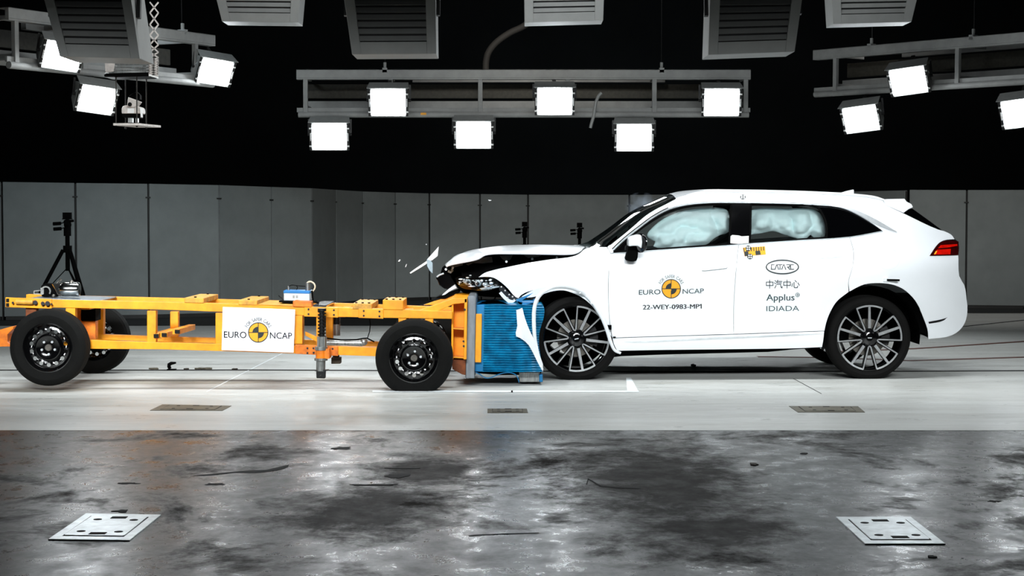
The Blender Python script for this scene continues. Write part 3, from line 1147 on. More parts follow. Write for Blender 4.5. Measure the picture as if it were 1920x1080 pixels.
# dark engine bay and crushed front structure
b = B()
bay = [(838, 498), (862, 492), (884, 488.6), (897, 485), (909, 478), (930, 475.6), (1032, 476.4), (1078, 477.6), (1090, 472), (1100, 470), (1120, 500), (1080, 536), (1040, 540), (1000, 548), (975, 556), (945, 558), (905, 556), (872, 552), (858, 540), (846, 520)]
a = []
for x, y in bay:
    p = P(x, y, 15.72)
    a.append(p)
prism(b, a, (0, 1.15, 0))
obj('engine_bay', b, 'black', car)
b = B()
nose = smooth_poly([(835, 497.4), (829, 501.6), (826.5, 511), (820, 517), (817, 522.5), (820.5, 527), (823, 534), (830, 539), (837, 543), (850, 541), (862, 535), (868, 518), (862, 503)], 2, 50)
a = [P(v.x, v.y, 15.72) for v in nose]
prism(b, a, (0, 1.1, 0))
obj('grille', b, 'black_gloss', car, bevel=0.006)
for q, mm in (([(843, 497.6), (866, 493), (868, 497), (852, 501.4), (845, 500.6)], 'bay_grey'), ([(873, 495), (892, 489.4), (898, 485), (905, 482.6), (922, 481.6), (924, 492), (905, 494), (897, 493.4), (887, 493), (878, 498)], 'bay_grey'),
              ([(937, 479.6), (962, 477.2), (957, 487), (948, 489.4), (942, 486)], 'bay_grey'), ([(982, 478.4), (1016, 477.6), (1010, 481.6), (990, 483.6)], 'bay_grey')):
    b = B()
    prism_px(b, q, 15.66, 0.07)
    obj('engine_bay_insert', b, mm, car, bevel=0.004)
b = B()
for x, y in ((949.5, 490.4), (998, 485.6), (1044, 483), (849, 502), (836, 505)):
    cyl(b, P(x, y, 15.56), P(x, y, 15.62), 0.011, 8)
split_obj('bay_fastener', b, 'chrome', car, smooth=True)
b = B()
tube(b, [P(x, y, 15.7) for x, y in ((840, 508), (845, 510.5), (848, 507), (847, 504))], 0.012, 6)
tube(b, [P(x, y, 15.71) for x, y in ((819, 519.4), (824, 515.6), (832, 512.6))], 0.008, 6)
split_obj('grille_clip', b, 'chrome', car, smooth=True)

# headlamp
HL = [(853, 521.5), (860, 518.8), (874, 518.4), (897, 520.6), (920, 520.4), (929, 524.5), (937.5, 535), (938.5, 539), (925, 542), (907, 545.4), (885, 543.6), (866, 540), (858, 533)]
head = panel('headlamp', HL, 'black_gloss', off=0.03, t=0.12, gap=0, far=True)


def blob_on(parent, name, lst, mm, off):
    bm = B()
    for x, y, rx, rz in lst:
        q = cxz(x, y, off)
        ball(bm, (q.x, Yn(q.x, q.y) + off, q.y), 1.0, (rx / 214, 0.02, rz / 214), 12)
    return split_obj(name, bm, mm, parent, smooth=True)


blob_on(head, 'projector', [(877, 529, 6.5, 6), (897, 531, 7, 6.5), (911, 534, 5, 5)], 'satin', 0.02)
blob_on(head, 'projector_lens', [(877.5, 529.5, 3.2, 3.4), (896, 531.5, 3.2, 3.6)], 'black_gloss', 0.003)
blob_on(head, 'reflector', [(903, 526.6, 3.2, 2.6), (907, 533, 2.6, 3.2), (921, 531, 4, 2.6), (919, 525.4, 3.0, 2.0), (864, 523.6, 4.6, 1.6), (876.5, 520.6, 3.2, 1.3), (882, 516.4, 2.4, 1.1), (911, 538.4, 3.4, 1.7), (885, 537, 8, 1.4)], 'chrome', 0.006)
rng = random.Random(4)
blob_on(head, 'reflector_facet', [(858 + rng.random() * 70, 523 + rng.random() * 15, 1.2 + rng.random() * 2.2, 0.8 + rng.random() * 1.2) for _ in range(20)], 'chrome', 0.012)
panel('light_guide', [(899, 540.4), (925, 537.2), (936, 536.4), (936.6, 538.4), (925, 540.4), (903, 543.4)], 'chrome', head, off=0.012, t=0.01, gap=0, far=False)
panel('headlamp_glass', HL, 'glass', head, off=0.0, t=0.003, gap=0.002, far=False)

# torn bumper bracket hanging under the headlamp, with its screws
brk = panel('bumper_bracket', [(937, 535.6), (944, 538), (952, 547), (968, 558.4), (965, 565.4), (955, 566.6), (945, 559.6), (938.4, 549), (936, 541)], 'black_metal', off=-0.02, t=0.014, gap=0, far=False)
b = B()
for x, y in ((940, 538.2), (947, 545), (954.6, 552.6), (951.6, 558.6), (961, 556.6), (964, 562)):
    q = cxz(x, y, -0.03)
    ball(b, (q.x, Yn(q.x, q.y) - 0.026, q.y), 0.0075, (1, 1, 1), 8)
split_obj('bracket_screw', b, 'bone', brk, smooth=True)
panel('bumper_remnant', [(935.6, 550), (940, 546.6), (950.5, 557.4), (958, 562.4), (968, 562.6), (962, 567.4), (953, 568), (944, 560)], 'plastic_white', off=-0.03, t=0.008, gap=0, far=False)
b = B()
prism_px(b, smooth_poly([(826, 556), (834, 548.6), (842, 541.4), (853, 533.6), (857.4, 540.4), (846, 545), (837, 551), (830, 556.4)], 2, 50), 15.62, 0.35)
obj('bumper_remnant', b, 'plastic_white', car, bevel=0.004)
b = B()
prism_px(b, [(815, 559), (822, 555.4), (833, 553), (858, 544), (862, 548), (835, 560)], 15.6, 0.3)
obj('bumper_support', b, 'black', car)

# wheel arch strip torn off and looping in front of the barrier
b = B()
loop = smooth_poly([(1017, 693), (1009, 664), (1003.2, 636), (1001, 604), (1002.2, 577), (1008, 559), (1020, 546), (1036, 539), (1056, 537.4), (1077, 541.6), (1098, 553), (1114, 571), (1128, 594), (1138, 618), (1145, 641), (1153, 657), (1164, 662.4)], 5, 60, False)
pts = []
for i, v in enumerate(loop):
    t_ = i / (len(loop) - 1)
    lift = 0.04 + 0.52 * max(0, min(1, (0.62 - t_) / 0.2))
    Yl = 15.32 - lift
    pts.append(P(v.x, v.y, Yl))
rad = [0.009 + 0.008 * min(1, i / 14) - 0.007 * max(0, (i - len(pts) + 16) / 16) for i in range(len(pts))]
tube(b, pts, rad, 8, 1.0)
obj('wheel_arch_strip', b, 'plastic_white', car, smooth=True)
b = B()
for x, y in ((999.6, 607), (1008, 566), (1041, 541), (1087, 548.6), (1109, 568)):
    q = P(x, y, 14.8 if x < 1010 else 15.2)
    box(b, q - Vector((0.008, 0.01, 0.008)), q + Vector((0.008, 0.01, 0.008)))
split_obj('trim_clip', b, 'plastic_white', car)
panel('arch_lip', [(1003, 542.6), (1028, 536.6), (1055, 534.4), (1078, 539), (1101, 551.6), (1117, 573.6), (1130, 599), (1126, 596), (1111, 574.6), (1093, 559), (1074, 549.4), (1056, 544.4), (1032, 547), (1008, 555), (985, 558), (978, 556)], 'plastic_white', off=-0.008, t=0.02, gap=0, far=False)
b = B()
q = P(1143.5, 614, 15.3)
box(b, q - Vector((0.02, 0.012, 0.02)), q + Vector((0.014, 0.012, 0.022)))
q = P(1152, 632.4, 15.33)
box(b, q - Vector((0.012, 0.01, 0.006)), q + Vector((0.012, 0.01, 0.006)))
split_obj('sill_bracket', b, 'black', car)

# wheels
def car_wheel(c, label_rot, name='wheel', far=False):
    Rt, Rr, W = 0.372, 0.297, 0.24
    w = B()
    prof = [(Rr - 0.012, 0.03), (Rr + 0.004, 0.012), (Rr + 0.02, 0.004), (Rt - 0.045, -0.004), (Rt - 0.018, 0.006), (Rt - 0.004, 0.024)]
    for k in range(4):
        y = 0.045 + k * 0.042
        prof += [(Rt, y), (Rt, y + 0.024), (Rt - 0.008, y + 0.027), (Rt - 0.008, y + 0.035)]
    prof += [(Rt, 0.212), (Rt - 0.02, 0.236), (Rt - 0.05, 0.242), (Rr, 0.232)]
    lathe(w, prof, (0, 0, 0), 64)
    for v in w.verts:
        if v.co.z < -0.362:
            v.co.z = -0.362
    parts = [('tyre', w, 'tyre', None)]
    w = B()
    lathe(w, [(Rr, 0.02), (Rr - 0.012, 0.014), (Rr - 0.02, 0.03), (Rr - 0.03, 0.12), (Rr - 0.02, 0.225), (Rr, 0.232)], (0, 0, 0), 64)
    parts.append(('rim', w, 'black_gloss', None))
    # five fans: two thin arms, a wide middle arm and an arc
    w = B()
    wb = B()

    def pt(r, a, y):
        return Vector((math.sin(a) * r, y, math.cos(a) * r))

    def arm(bm, r0, a0, r1, a1, w0, w1, y0, y1, th):
        p0, p1 = pt(r0, a0, 0), pt(r1, a1, 0)
        d = (p1 - p0).normalized()
        s = Vector((d.z, 0, -d.x))
        q = [p0 - s * w0 + Vector((0, y0, 0)), p1 - s * w1 + Vector((0, y1, 0)), p1 + s * w1 + Vector((0, y1, 0)), p0 + s * w0 + Vector((0, y0, 0))]
        prism(bm, q, (0, th, 0))
    for k in range(5):
        a = R(label_rot + 72 * k)
        for s in (-1, 1):
            arm(w, 0.082, a + s * R(29), Rr - 0.014, a + s * R(23.5), 0.0062, 0.0052, 0.016, 0.010, 0.012)
            arm(wb, 0.076, a + s * R(29), Rr - 0.012, a + s * R(23.5), 0.014, 0.011, 0.026, 0.021, 0.03)
            arm(w, 0.080, a + s * R(29), 0.073, a + s * R(37), 0.005, 0.005, 0.018, 0.018, 0.01)
        arm(w, 0.085, a, Rr - 0.014, a, 0.0125, 0.0095, 0.016, 0.010, 0.014)
        arm(wb, 0.05, a, Rr - 0.012, a, 0.016, 0.012, 0.028, 0.022, 0.03)
        n = 8
        rin, rout = Rr - 0.022, Rr - 0.007
        for j in range(n):
            a0, a1 = a + R(-24 + 48 * j / n), a + R(-24 + 48 * (j + 1) / n)
            prism(w, [pt(rin, a0, 0.009), pt(rin, a1, 0.009), pt(rout, a1, 0.009), pt(rout, a0, 0.009)], (0, 0.012, 0))
    parts.append(('spokes', w, 'machined', None))
    parts.append(('spoke_backs', wb, 'black_gloss', None))
    w = B()
    lathe(w, [(0.0, 0.012), (0.03, 0.012), (0.036, 0.016), (0.066, 0.018), (0.078, 0.03), (0.08, 0.08)], (0, 0, 0), 32)
    parts.append(('hub_cap', w, 'black_gloss', None))
    w = B()
    rr_ = R(label_rot)
    bar(w, (-math.cos(rr_ * 0.5) * 0.018, 0.0095, math.sin(rr_ * 0.5) * 0.018 * -1), (math.cos(rr_ * 0.5) * 0.018, 0.0095, math.sin(rr_ * 0.5) * 0.018), 0.004, 0.008)
    parts.append(('badge', w, 'chrome', 'hub_cap'))
    w = B()
    for k in range(5):
        p = pt(0.055, R(36 + 72 * k + label_rot), 0.016)
        cyl(w, p, p + Vector((0, 0.02, 0)), 0.009, 6)
    parts.append(('lug_nuts', w, 'chrome', 'hub_cap'))
    w = B()
    lathe(w, [(0.05, 0.1), (0.165, 0.1), (0.165, 0.125), (0.05, 0.125)], (0, 0, 0), 40, True)
    parts.append(('brake_disc', w, 'disc', None))
    w = B()
    for k in range(6):
        a0, a1 = R(58 + k * 9), R(67 + k * 9)
        prism(w, [pt(0.12, a0, 0.075), pt(0.12, a1, 0.075), pt(0.195, a1, 0.075), pt(0.195, a0, 0.075)], (0, 0.07, 0))
    parts.append(('brake_caliper', w, 'black_metal', None))
    root = None
    made = {}
    for nm, bm, mm, par in parts:
        rotm = Matrix.Rotation(math.pi if far else 0, 4, 'Z') @ Matrix.Identity(4)
        bmesh.ops.transform(bm, matrix=Matrix.Translation(c) @ Matrix.Rotation(math.atan(0.05), 4, 'Z') @ rotm, verts=bm.verts[:])
        if root is None:
            root = obj('wheel', bm, mm, car, smooth=True)
        elif nm == 'lug_nuts':
            split_obj('lug_nut', bm, 'black_metal', root)
        else:
            made[nm] = obj(nm, bm, mm, root if True else made.get(par), smooth=nm in ('rim', 'hub_cap', 'brake_disc'), angle=30)
    return root


fw = P(1082, 637, Y0(0.56) + 0.0)
rw_ = P(1634, 633, Y0(3.15) + 0.0)
fw.z = rw_.z = 0.362
car_wheel(fw + Vector((0, 0.075, 0)), 25)
car_wheel(rw_ + Vector((0, 0.06, 0)), -1)
for c0 in (fw, rw_):
    car_wheel(Vector((c0.x, 2 * (Y0(c0.x) + HALF) - c0.y - 0.07, c0.z)), 10, far=True)

# wheel housings, underbody and cabin
for c0 in (fw, rw_):
    for far in (False, True):
        b = B()
        n = 20
        rows = [[], []]
        for k in range(n + 1):
            a = R(-100 + 200 * k / n)
            x, z = c0.x + math.sin(a) * 0.44, c0.z + math.cos(a) * 0.44 + 0.02
            ys = Y0(c0.x) + (0.05 if c0 is rw_ else 0.09)
            rows[0].append(Vector((x, ys, z)))
            rows[1].append(Vector((x, ys + 0.36, z)))
        loft(b, rows)
        pts = [b.verts.new(p) for p in rows[1]]
        b.faces.new(pts)
        if far:
            for v in b.verts:
                v.co = mirror_y(v.co)
        obj('wheel_housing', b, 'black', car)
b = B()
a = [P(x, y, 15.5) for x, y in ((1140, 640), (1545, 632), (1545, 652), (1490, 655), (1440, 660), (1240, 665), (1165, 668), (1130, 672))]
prism(b, a, (0, 1.7, 0))
obj('underbody', b, 'black', car)
b = B()
a = [P(x, y, 15.75) for x, y in ((1720, 560), (1800, 560), (1790, 622), (1740, 628))]
prism(b, a, (0, 1.2, 0))
obj('boot_floor', b, 'black', car)
b = B()
a = [P(x, y, 15.52) for x, y in ((1120, 480), (1180, 476), (1200, 500), (1560, 500), (1540, 560), (1300, 630), (1180, 630))]
prism(b, a, (0, 1.6, 0))
obj('dashboard', b, 'seat', car)


def seat(cx, cy):
    bm = B()
    z = 0.62
    prism(bm, [Vector((cx - 0.28, cy, z)), Vector((cx + 0.22, cy, z - 0.03)), Vector((cx + 0.25, cy, z + 0.1)), Vector((cx - 0.27, cy, z + 0.16))], (0, 0.5, 0))
    prism(bm, [Vector((cx + 0.2, cy + .02, z + 0.1)), Vector((cx + 0.33, cy + .02, z + 0.08)), Vector((cx + 0.52, cy + .02, z + 0.66)), Vector((cx + 0.42, cy + .02, z + 0.68))], (0, 0.46, 0))
    prism(bm, [Vector((cx + 0.45, cy + .12, z + 0.69)), Vector((cx + 0.53, cy + .12, z + 0.68)), Vector((cx + 0.56, cy + .12, z + 0.86)), Vector((cx + 0.49, cy + .12, z + 0.87))], (0, 0.26, 0))
    return obj('seat', bm, 'seat', car, bevel=0.02)


for sx in (1.45, 2.35):
    for sy in (15.72, 16.45):
        seat(sx, sy)


# airbags behind the side windows
def airbag(poly, depth, seed, amp):
    q = [cxz(x, y, depth) for x, y in smooth_poly(poly, 3, 70)]
    bm = gridfill(q, 0.012, 0.012)
    n = len(q)

    def dist(x, z):
        p = Vector((x, z))
        d = 9
        for i in range(n):
            a, b_ = q[i], q[(i + 1) % n]
            e = b_ - a
            t = max(0, min(1, (p - a).dot(e) / max(e.length_squared, 1e-12)))
            d = min(d, (p - a - e * t).length)
        return d
    for v in bm.verts:
        x, z = v.co.x, v.co.z
        d = dist(x, z)
        puff = 0.06 * (1 - math.exp(-d / 0.05))
        w = abs(noise.noise(Vector((x * 5.5 + seed, z * 7.5 + x * 1.5, seed * 1.7)))) ** 0.6
        w2 = abs(noise.noise(Vector((x * 11 + seed * 2, z * 13, 4.2)))) ** 0.7
        fold = (amp * 2.1 * w + amp * 0.6 * w2) * min(1, d / 0.05)
        v.co.y = Yn(x, z) + depth - puff - fold
    thicken(bm, 0.05)
    return obj('curtain_airbag', bm, 'airbag', car, smooth=True, angle=80)


airbag([(1214, 441), (1222, 429), (1240, 413.5), (1262, 402), (1290, 394), (1330, 390), (1355, 390.6), (1365, 396), (1367.5, 420), (1366, 437), (1350, 441), (1338, 448), (1326, 458), (1300, 463), (1260, 466.4), (1236, 466.4), (1226, 462), (1229, 453), (1217, 447)], 0.2, 3.1, 0.05)
airbag([(1407, 396), (1416, 391.4), (1480, 391), (1520, 391), (1536, 398), (1545.5, 412), (1549, 430), (1546, 444), (1528, 446), (1520, 440), (1506, 450), (1490, 446), (1470, 440), (1450, 433.6), (1430, 437), (1407, 440)], 0.2, 8.3, 0.05)
# seat belt seen through the front window
b = B()
tube(b, [P(x, y, 15.6) for x, y in ((1326, 462), (1342, 454), (1356, 445), (1368, 438))], 0.018, 6)
obj('seat_belt', b, 'black', car, smooth=True)

# door mirror
mb = B()
pos = P(1184, 475, 15.24)
base = smooth_poly([(1173.4, 481), (1176, 473), (1178.5, 461), (1183, 458.6), (1193.5, 459), (1196, 468), (1196, 482), (1193.4, 489.4), (1184, 490.4), (1175.6, 488.6), (1172.4, 485)], 2, 60)
prism(mb, [P(v.x, v.y, 15.22) for v in base], (0, 0.2, 0))
mirror = obj('door_mirror', mb, 'black', car, bevel=0.018, smooth=True)
mb = B()
capp = smooth_poly([(1179, 462), (1179.4, 447), (1183, 444), (1190, 441.4), (1199, 440), (1203, 443), (1203, 466), (1196, 461)], 2, 60)
prism(mb, [P(v.x, v.y, 15.08) for v in capp], (0, 0.24, 0))
obj('mirror_cap', mb, 'paint', mirror, bevel=0.02, smooth=True)
mb = B()
ctr = P(1202.4, 456, 15.10)
rot = Matrix.Rotation(R(-52), 3, 'Z')
ball(mb, ctr + Vector((0, 0.08, 0)), 1.0, (0.085, 0.02, 0.085), 20, rot)
obj('mirror_frame', mb, 'black_gloss', mirror, smooth=True)
mb = B()
ball(mb, ctr + Vector((0.012, 0.066, 0.0)), 1.0, (0.06, 0.012, 0.07), 20, rot)
obj('mirror_glass', mb, 'satin', mirror, smooth=True)


# door handles and fine lines
def rounded(poly):
    return smooth_poly(poly, 3, 100)


panel('door_handle', [(1316, 507.4), (1319, 500), (1330, 498.4), (1362, 494.6), (1365, 496), (1362.6, 502.4), (1350, 504)], 'paint', front_door, off=-0.006, t=0.01, gap=0, far=False)
b = B()
tube(b, [on_car(0.001)(x, y) for x, y in ((1316, 508), (1322, 508.2), (1350, 505.2), (1362.6, 503.4), (1365.4, 496))], 0.0022, 5)
obj('handle_gap', b, 'ink_grey', front_door)
panel('door_handle', [(1538, 484.4), (1541, 477), (1552, 475.6), (1580, 472.8), (1582, 474), (1579, 480), (1565, 482)], 'paint', rear_door, off=-0.006, t=0.01, gap=0, far=False)
b = B()
fc = (1666, 486)
put_ring(b, fc, 21, 20, 0.8, on_car(0.001))
obj('fuel_flap_gap', b, 'plastic_white', car)
b = B()
q0, q1 = on_car(0.02)(1663, 525), on_car(0.06)(1687, 525.4)
cyl(b, q0, q1, 0.009, 8)
obj('side_probe', b, 'black', car, smooth=True)
b = B()
q = on_car(0.005)(1661, 524.4)
box(b, q - Vector((0.02, 0.01, 0.02)), q + Vector((0.02, 0.01, 0.02)))
obj('probe_tape', b, 'plastic_white', car, bevel=0.006)

# writing and marks on the doors
crash_logo(front_door, (1258.5, 541.5), 17.4, on_car, (1198, 543.2, 1238.4, 552.2), (1280, 541.4, 1319.6, 550.4), 1.6, 20.6, 8.2)
b = B()
put_text(b, '22-WEY-0983-MP1', (1205.5, 571, 1315.5, 579.6), on_car(0.0035), 0.9, 0.3)
put_stroke(b, [(1314.6, 570.6), (1312.0, 572.6)], 1.5, on_car(0.0035))
obj('test_number', b, 'ink', front_door, fix=False)
b = B()
f4 = on_car(0.0035)
put_ring(b, (1467, 500.6), 30.2, 12.8, 2.7, f4, 56)


def glyph(bm, strokes, x, y, w, h, pen):
    for s in strokes:
        put_stroke(bm, [(x + u * w, y + v * h) for u, v in s], pen, f4)


gx = 1446
LC = [[(1, 0), (0, 0), (0, 1), (1, 1)]]
LA = [[(0, 1), (0.42, 0.05), (0.6, 0.05), (1, 1)]]
LT = [[(0, 0), (1, 0)], [(0.5, 0), (0.5, 1)]]
LR = [[(0, 0), (1, 0), (1, 0.5), (0.3, 0.5), (1, 1)]]
for gl, x_, w_ in ((LC, 1446.4, 5.2), (LA, 1453.2, 6.6), (LT, 1458.8, 7.4), (LA, 1465.8, 7.4), (LR, 1475, 5.6), (LC, 1482.6, 5.4)):
    glyph(b, gl, x_, 496.3, w_, 8.6, 1.8)
obj('oval_logo', b, 'ink', rear_door, fix=False)
b = B()
Z_ZHONG = [[(0.06, 0.24), (0.94, 0.24), (0.94, 0.66), (0.06, 0.66), (0.06, 0.24)], [(0.5, 0.0), (0.5, 1.0)]]
Z_QI = [[(0.06, 0.06), (0.2, 0.16)], [(0.0, 0.34), (0.16, 0.44)], [(0.04, 0.98), (0.2, 0.66)], [(0.42, 0.0), (0.28, 0.32)], [(0.38, 0.16), (0.96, 0.16)],
        [(0.36, 0.34), (0.9, 0.34)], [(0.3, 0.52), (0.8, 0.52), (0.84, 0.86), (0.98, 0.98), (1.0, 0.8)]]
Z_XIN = [[(0.06, 0.44), (0.0, 0.78)], [(0.28, 0.3), (0.28, 0.86), (0.38, 0.96), (0.7, 0.96), (0.76, 0.76)], [(0.42, 0.06), (0.6, 0.26)], [(0.8, 0.36), (0.98, 0.66)]]
for k, z in enumerate((Z_ZHONG, Z_QI, Z_ZHONG, Z_XIN)):
    glyph(b, z, 1436 + k * 16.3, 525.4 - k * 0.1, 14.2, 15, 1.35)
obj('lettering', b, 'ink', rear_door, fix=False)
b = B()
put_text(b, 'Applus', (1437, 551.6, 1489.6, 567.4), f4, 0.5, 0.2)
put_text(b, 'IDIADA', (1437, 573.6, 1498.4, 583.2), f4, 0.5, 0)
put_ring(b, (1495.4, 553), 3.6, 3.6, 0.9, f4, 16)
put_stroke(b, [(1493.2, 553), (1497.6, 553)], 0.9, f4)
put_stroke(b, [(1495.4, 550.8), (1495.4, 555.2)], 0.9, f4)
obj('lettering', b, 'ink_grey', rear_door, fix=False)
# yellow scale sticker, targets and tag
panel('scale_sticker', [(1392.5, 464.4), (1434.4, 461.8), (1436, 477), (1396, 480.6)], 'orange_print', rear_door, off=-0.003, t=0.003, gap=0, far=False, sub=1)
b = B()
f5 = on_car(0.0042)
for k in range(9):
    x = 1394 + k * 4.6
    put_poly(b, [(x, 464.6 - k * 0.28), (x + 1.6, 464.5 - k * 0.28), (x + 2.0, 472 - k * 0.28), (x + 0.4, 472.1 - k * 0.28)], f5)
put_poly(b, [(1395, 471.6), (1403, 471), (1404, 479.6), (1396.4, 480.2)], f5)
put_poly(b, [(1416, 470.6), (1425, 470), (1426.6, 477.4), (1417, 478.2)], f5)
obj('scale_marks', b, 'ink', rear_door, fix=False)


def target(parent, c, r, lift=0.0065, ry=None):
    bm = B()
    put_disc(bm, c, r, on_car(lift), ry=ry)
    t_ = obj('target_mark', bm, 'ink', parent, fix=False)
    bm = B()
    for dx, dy in ((-1, -1), (1, -1), (-1, 1), (1, 1)):
        put_disc(bm, (c[0] + dx * r * 0.38, c[1] + dy * (ry or r) * 0.38), r * 0.27, on_car(lift + 0.001), n=10)
    obj('target_dots', bm, 'white_print', parent, fix=False)


target(rear_door, (1403, 465.4), 5.2)
target(rear_door, (1406.4, 480.8), 5.2)
target(car, (1393, 369.2), 5.6, 0.004, 4.4)
b = B()
prism(b, [on_car(0.012)(x, y) for x, y in ((1370, 443), (1373, 440.6), (1386, 441.6), (1390, 443.2), (1404, 442.4), (1403.6, 455.6), (1384, 457.4), (1369.6, 456))], (0, 0.006, 0))
obj('paper_tag', b, 'white_print', car)

# ------------------------------------------------------------------ yellow crash trolley
TRC = Vector((P(430, 660, 15.2).x, 15.2, 0))
tro = thing('crash_trolley', 'yellow steel crash trolley on four black wheels carrying a blue barrier', 'trolley', TRC)
YN, YF = 14.62, 15.26


def px_part(name, poly, Y, d, m='yellow', bevel=0.004, parent=None, label=None):
    bm = B()
    prism_px(bm, poly, Y, d)
    return obj(name, bm, m, parent or tro, bevel=bevel, label=label)


def multi(name, lst, m='yellow', bevel=0.003, parent=None):
    bm = B()
    for poly, Y, d in lst:
        prism_px(bm, poly, Y, d)
    return obj(name, bm, m, parent or tro, bevel=bevel)


def shiftz(poly, Y, Yfar):
    """pixels of the same real outline standing further back"""
    out = []
    for x, y in poly:
        p = P(x, y, Y)
        k = FPX / Yfar
        out.append((960 + p.x * k, HORIZON + (CAM_H - p.z) * k))
    return out


TOP = [(10, 558.6), (100, 561.6), (300, 566), (480, 571), (600, 575.4), (720, 579.4), (848, 584.2), (848, 598), (720, 596), (600, 593.2), (480, 587), (300, 580.6), (100, 576.8), (10, 575)]
px_part('top_rail', TOP, YN, 0.09)
px_part('top_rail', shiftz(TOP, YN, YF), YF, 0.09)
BOT = [(96, 634.6), (300, 641.6), (415, 644.4), (600, 648.4), (705, 651.4), (720, 651.8), (720, 668.6), (600, 664.6), (415, 658.4), (300, 655), (96, 653.4)]
px_part('bottom_rail', BOT, YN, 0.09)
px_part('bottom_rail', shiftz(BOT, YN, YF), YF, 0.09)
for x0, x1, Y in ((123, 141, YN), (275.6, 292.4, YN), (404, 419, YN), (552, 567, YN), (593, 603, YN), (179, 194, YF), (319, 334, YF), (611, 624, YF)):
    yt = 577 + (x0 - 100) * 0.032
    px_part('upright', [(x0, yt), (x1, yt), (x1, 645), (x0, 645)], Y + 0.005, 0.075)
# cross members lying low between the rails
bm = B()
for x0, y in ((292, 630), (307, 628), (330, 622)):
    a = P(x0, y, YN + 0.02)
    bar(bm, a, a + Vector((0.02, 0.62, 0.0)), 0.06, 0.045)
obj('cross_member', bm, 'yellow', tro, bevel=0.003)
bm = B()
for x0 in (292.4, 307.4, 332):
    q = P(x0 + 0.3, {292.4: 630, 307.4: 628, 332: 622}[x0], YN - 0.005)
    box(bm, q - Vector((0.02, 0.004, 0.016)), q + Vector((0.02, 0.012, 0.016)))
split_obj('tube_opening', bm, 'hole', tro)
for x in (60, 160, 480, 640, 760):
    yy = 572 + (x - 100) * 0.03
    a = P(x, yy, YN + 0.05)
    bm = B()
    bar(bm, a, a + Vector((0, 0.64, 0)), 0.07, 0.06)
    obj('cross_member', bm, 'yellow', tro, bevel=0.003)
# tail: bolts, tow tube and drawbar
px_part('tail_plate', [(10, 557.6), (97, 560.6), (97, 579), (10, 576)], YN - 0.012, 0.014, 'yellow')
bm = B()
for y0 in (560.5, 569):
    q = P(14.4, y0 + 2.5, YN - 0.014)
    box(bm, q - Vector((0.012, 0.006, 0.014)), q + Vector((0.012, 0.01, 0.014)))
split_obj('tube_opening', bm, 'hole', tro)
bm = B()
cyl(bm, P(30, 566, YN - 0.03), P(62, 567, YN - 0.03), 0.02, 12)
obj('tow_pin', bm, 'yellow_worn', tro, smooth=True)
bm = B()
for x, y, r in ((66, 567, 0.018), (80, 569, 0.016), (89, 569, 0.02), (24, 567.5, 0.009), (96.5, 570, 0.008)):
    cyl(bm, P(x, y, YN - 0.045), P(x, y, YN - 0.01), r, 12)
split_obj('tail_bolt', bm, 'black_metal', tro, smooth=True)
px_part('drawbar', [(-30, 626), (25, 611.4), (25, 617), (14, 627), (14, 641), (26, 650), (-30, 650)], 15.0, 0.16, 'orange')
px_part('axle_bracket', [(48, 577), (68, 577.6), (68, 600), (48, 600)], YN + 0.02, 0.08, 'rust')
px_part('axle_bracket', [(141, 577.6), (152, 578), (152, 625), (141, 625)], YN + 0.35, 0.08, 'orange')
px_part('brake_box', [(152, 579), (179, 579.6), (179, 602), (152, 602)], YN + 0.34, 0.2, 'black')
px_part('brake_tray', [(152, 602), (179, 602), (179, 636), (152, 636)], YN + 0.36, 0.1, 'orange')

# ballast blocks and cross plates on top
def cross_plate(near, h_px, depth, m, name='cross_plate', dx=0.0, bolts=0):
    (x0, y0), (x1, y1) = near
    a, c = P(x0, y0, YN - 0.01), P(x1, y1, YN - 0.01)
    h = h_px * YN / FPX
    bm = B()
    q = [a, c, c + Vector((0, 0, h)), a + Vector((0, 0, h))]
    prism(bm, q, (dx, depth, 0))
    o = obj(name, bm, m, tro, bevel=0.004)
    if bolts:
        bm = B()
        for k in range(bolts):
            for dy in (0.06, depth - 0.06):
                p = a.lerp(c, (k + 0.5) / bolts) + Vector((0, dy, h))
                cyl(bm, p, p + Vector((0, 0, 0.01)), 0.011, 6)
        split_obj('bolt', bm, 'black_metal', o)
    return o


cross_plate(((346, 567.6), (382, 568.4)), 9.4, 0.72, 'yellow_worn', bolts=1)
cross_plate(((447, 571.6), (482, 572.2)), 9, 0.72, 'yellow_worn', bolts=1)
cross_plate(((483, 571.4), (548, 573.6)), 0.8, 0.72, 'yellow_worn', name='deck_plate')
cross_plate(((587, 575.4), (612, 576)), 3.6, 0.7, 'alu', name='deck_plate')
cross_plate(((661, 579.4), (697, 580.4)), 10.4, 0.72, 'yellow_worn', bolts=3)
cross_plate(((717.6, 580.4), (756, 581.2)), 18, 0.5, 'yellow', name='ballast_block', bolts=3)
cross_plate(((717.6, 573.6), (756, 574.4)), 1.2, 0.01, 'yellow_worn', name='ballast_seam')
px_part('junction_box', [(549, 564.6), (554, 563), (561, 564.4), (584, 565), (584, 576), (549, 575)], YN - 0.02, 0.12, 'orange')
px_part('deck_plate', [(55, 558.8), (188, 562.6), (188, 565.2), (55, 561.4)], YN + 0.02, 0.6, 'plate_steel')
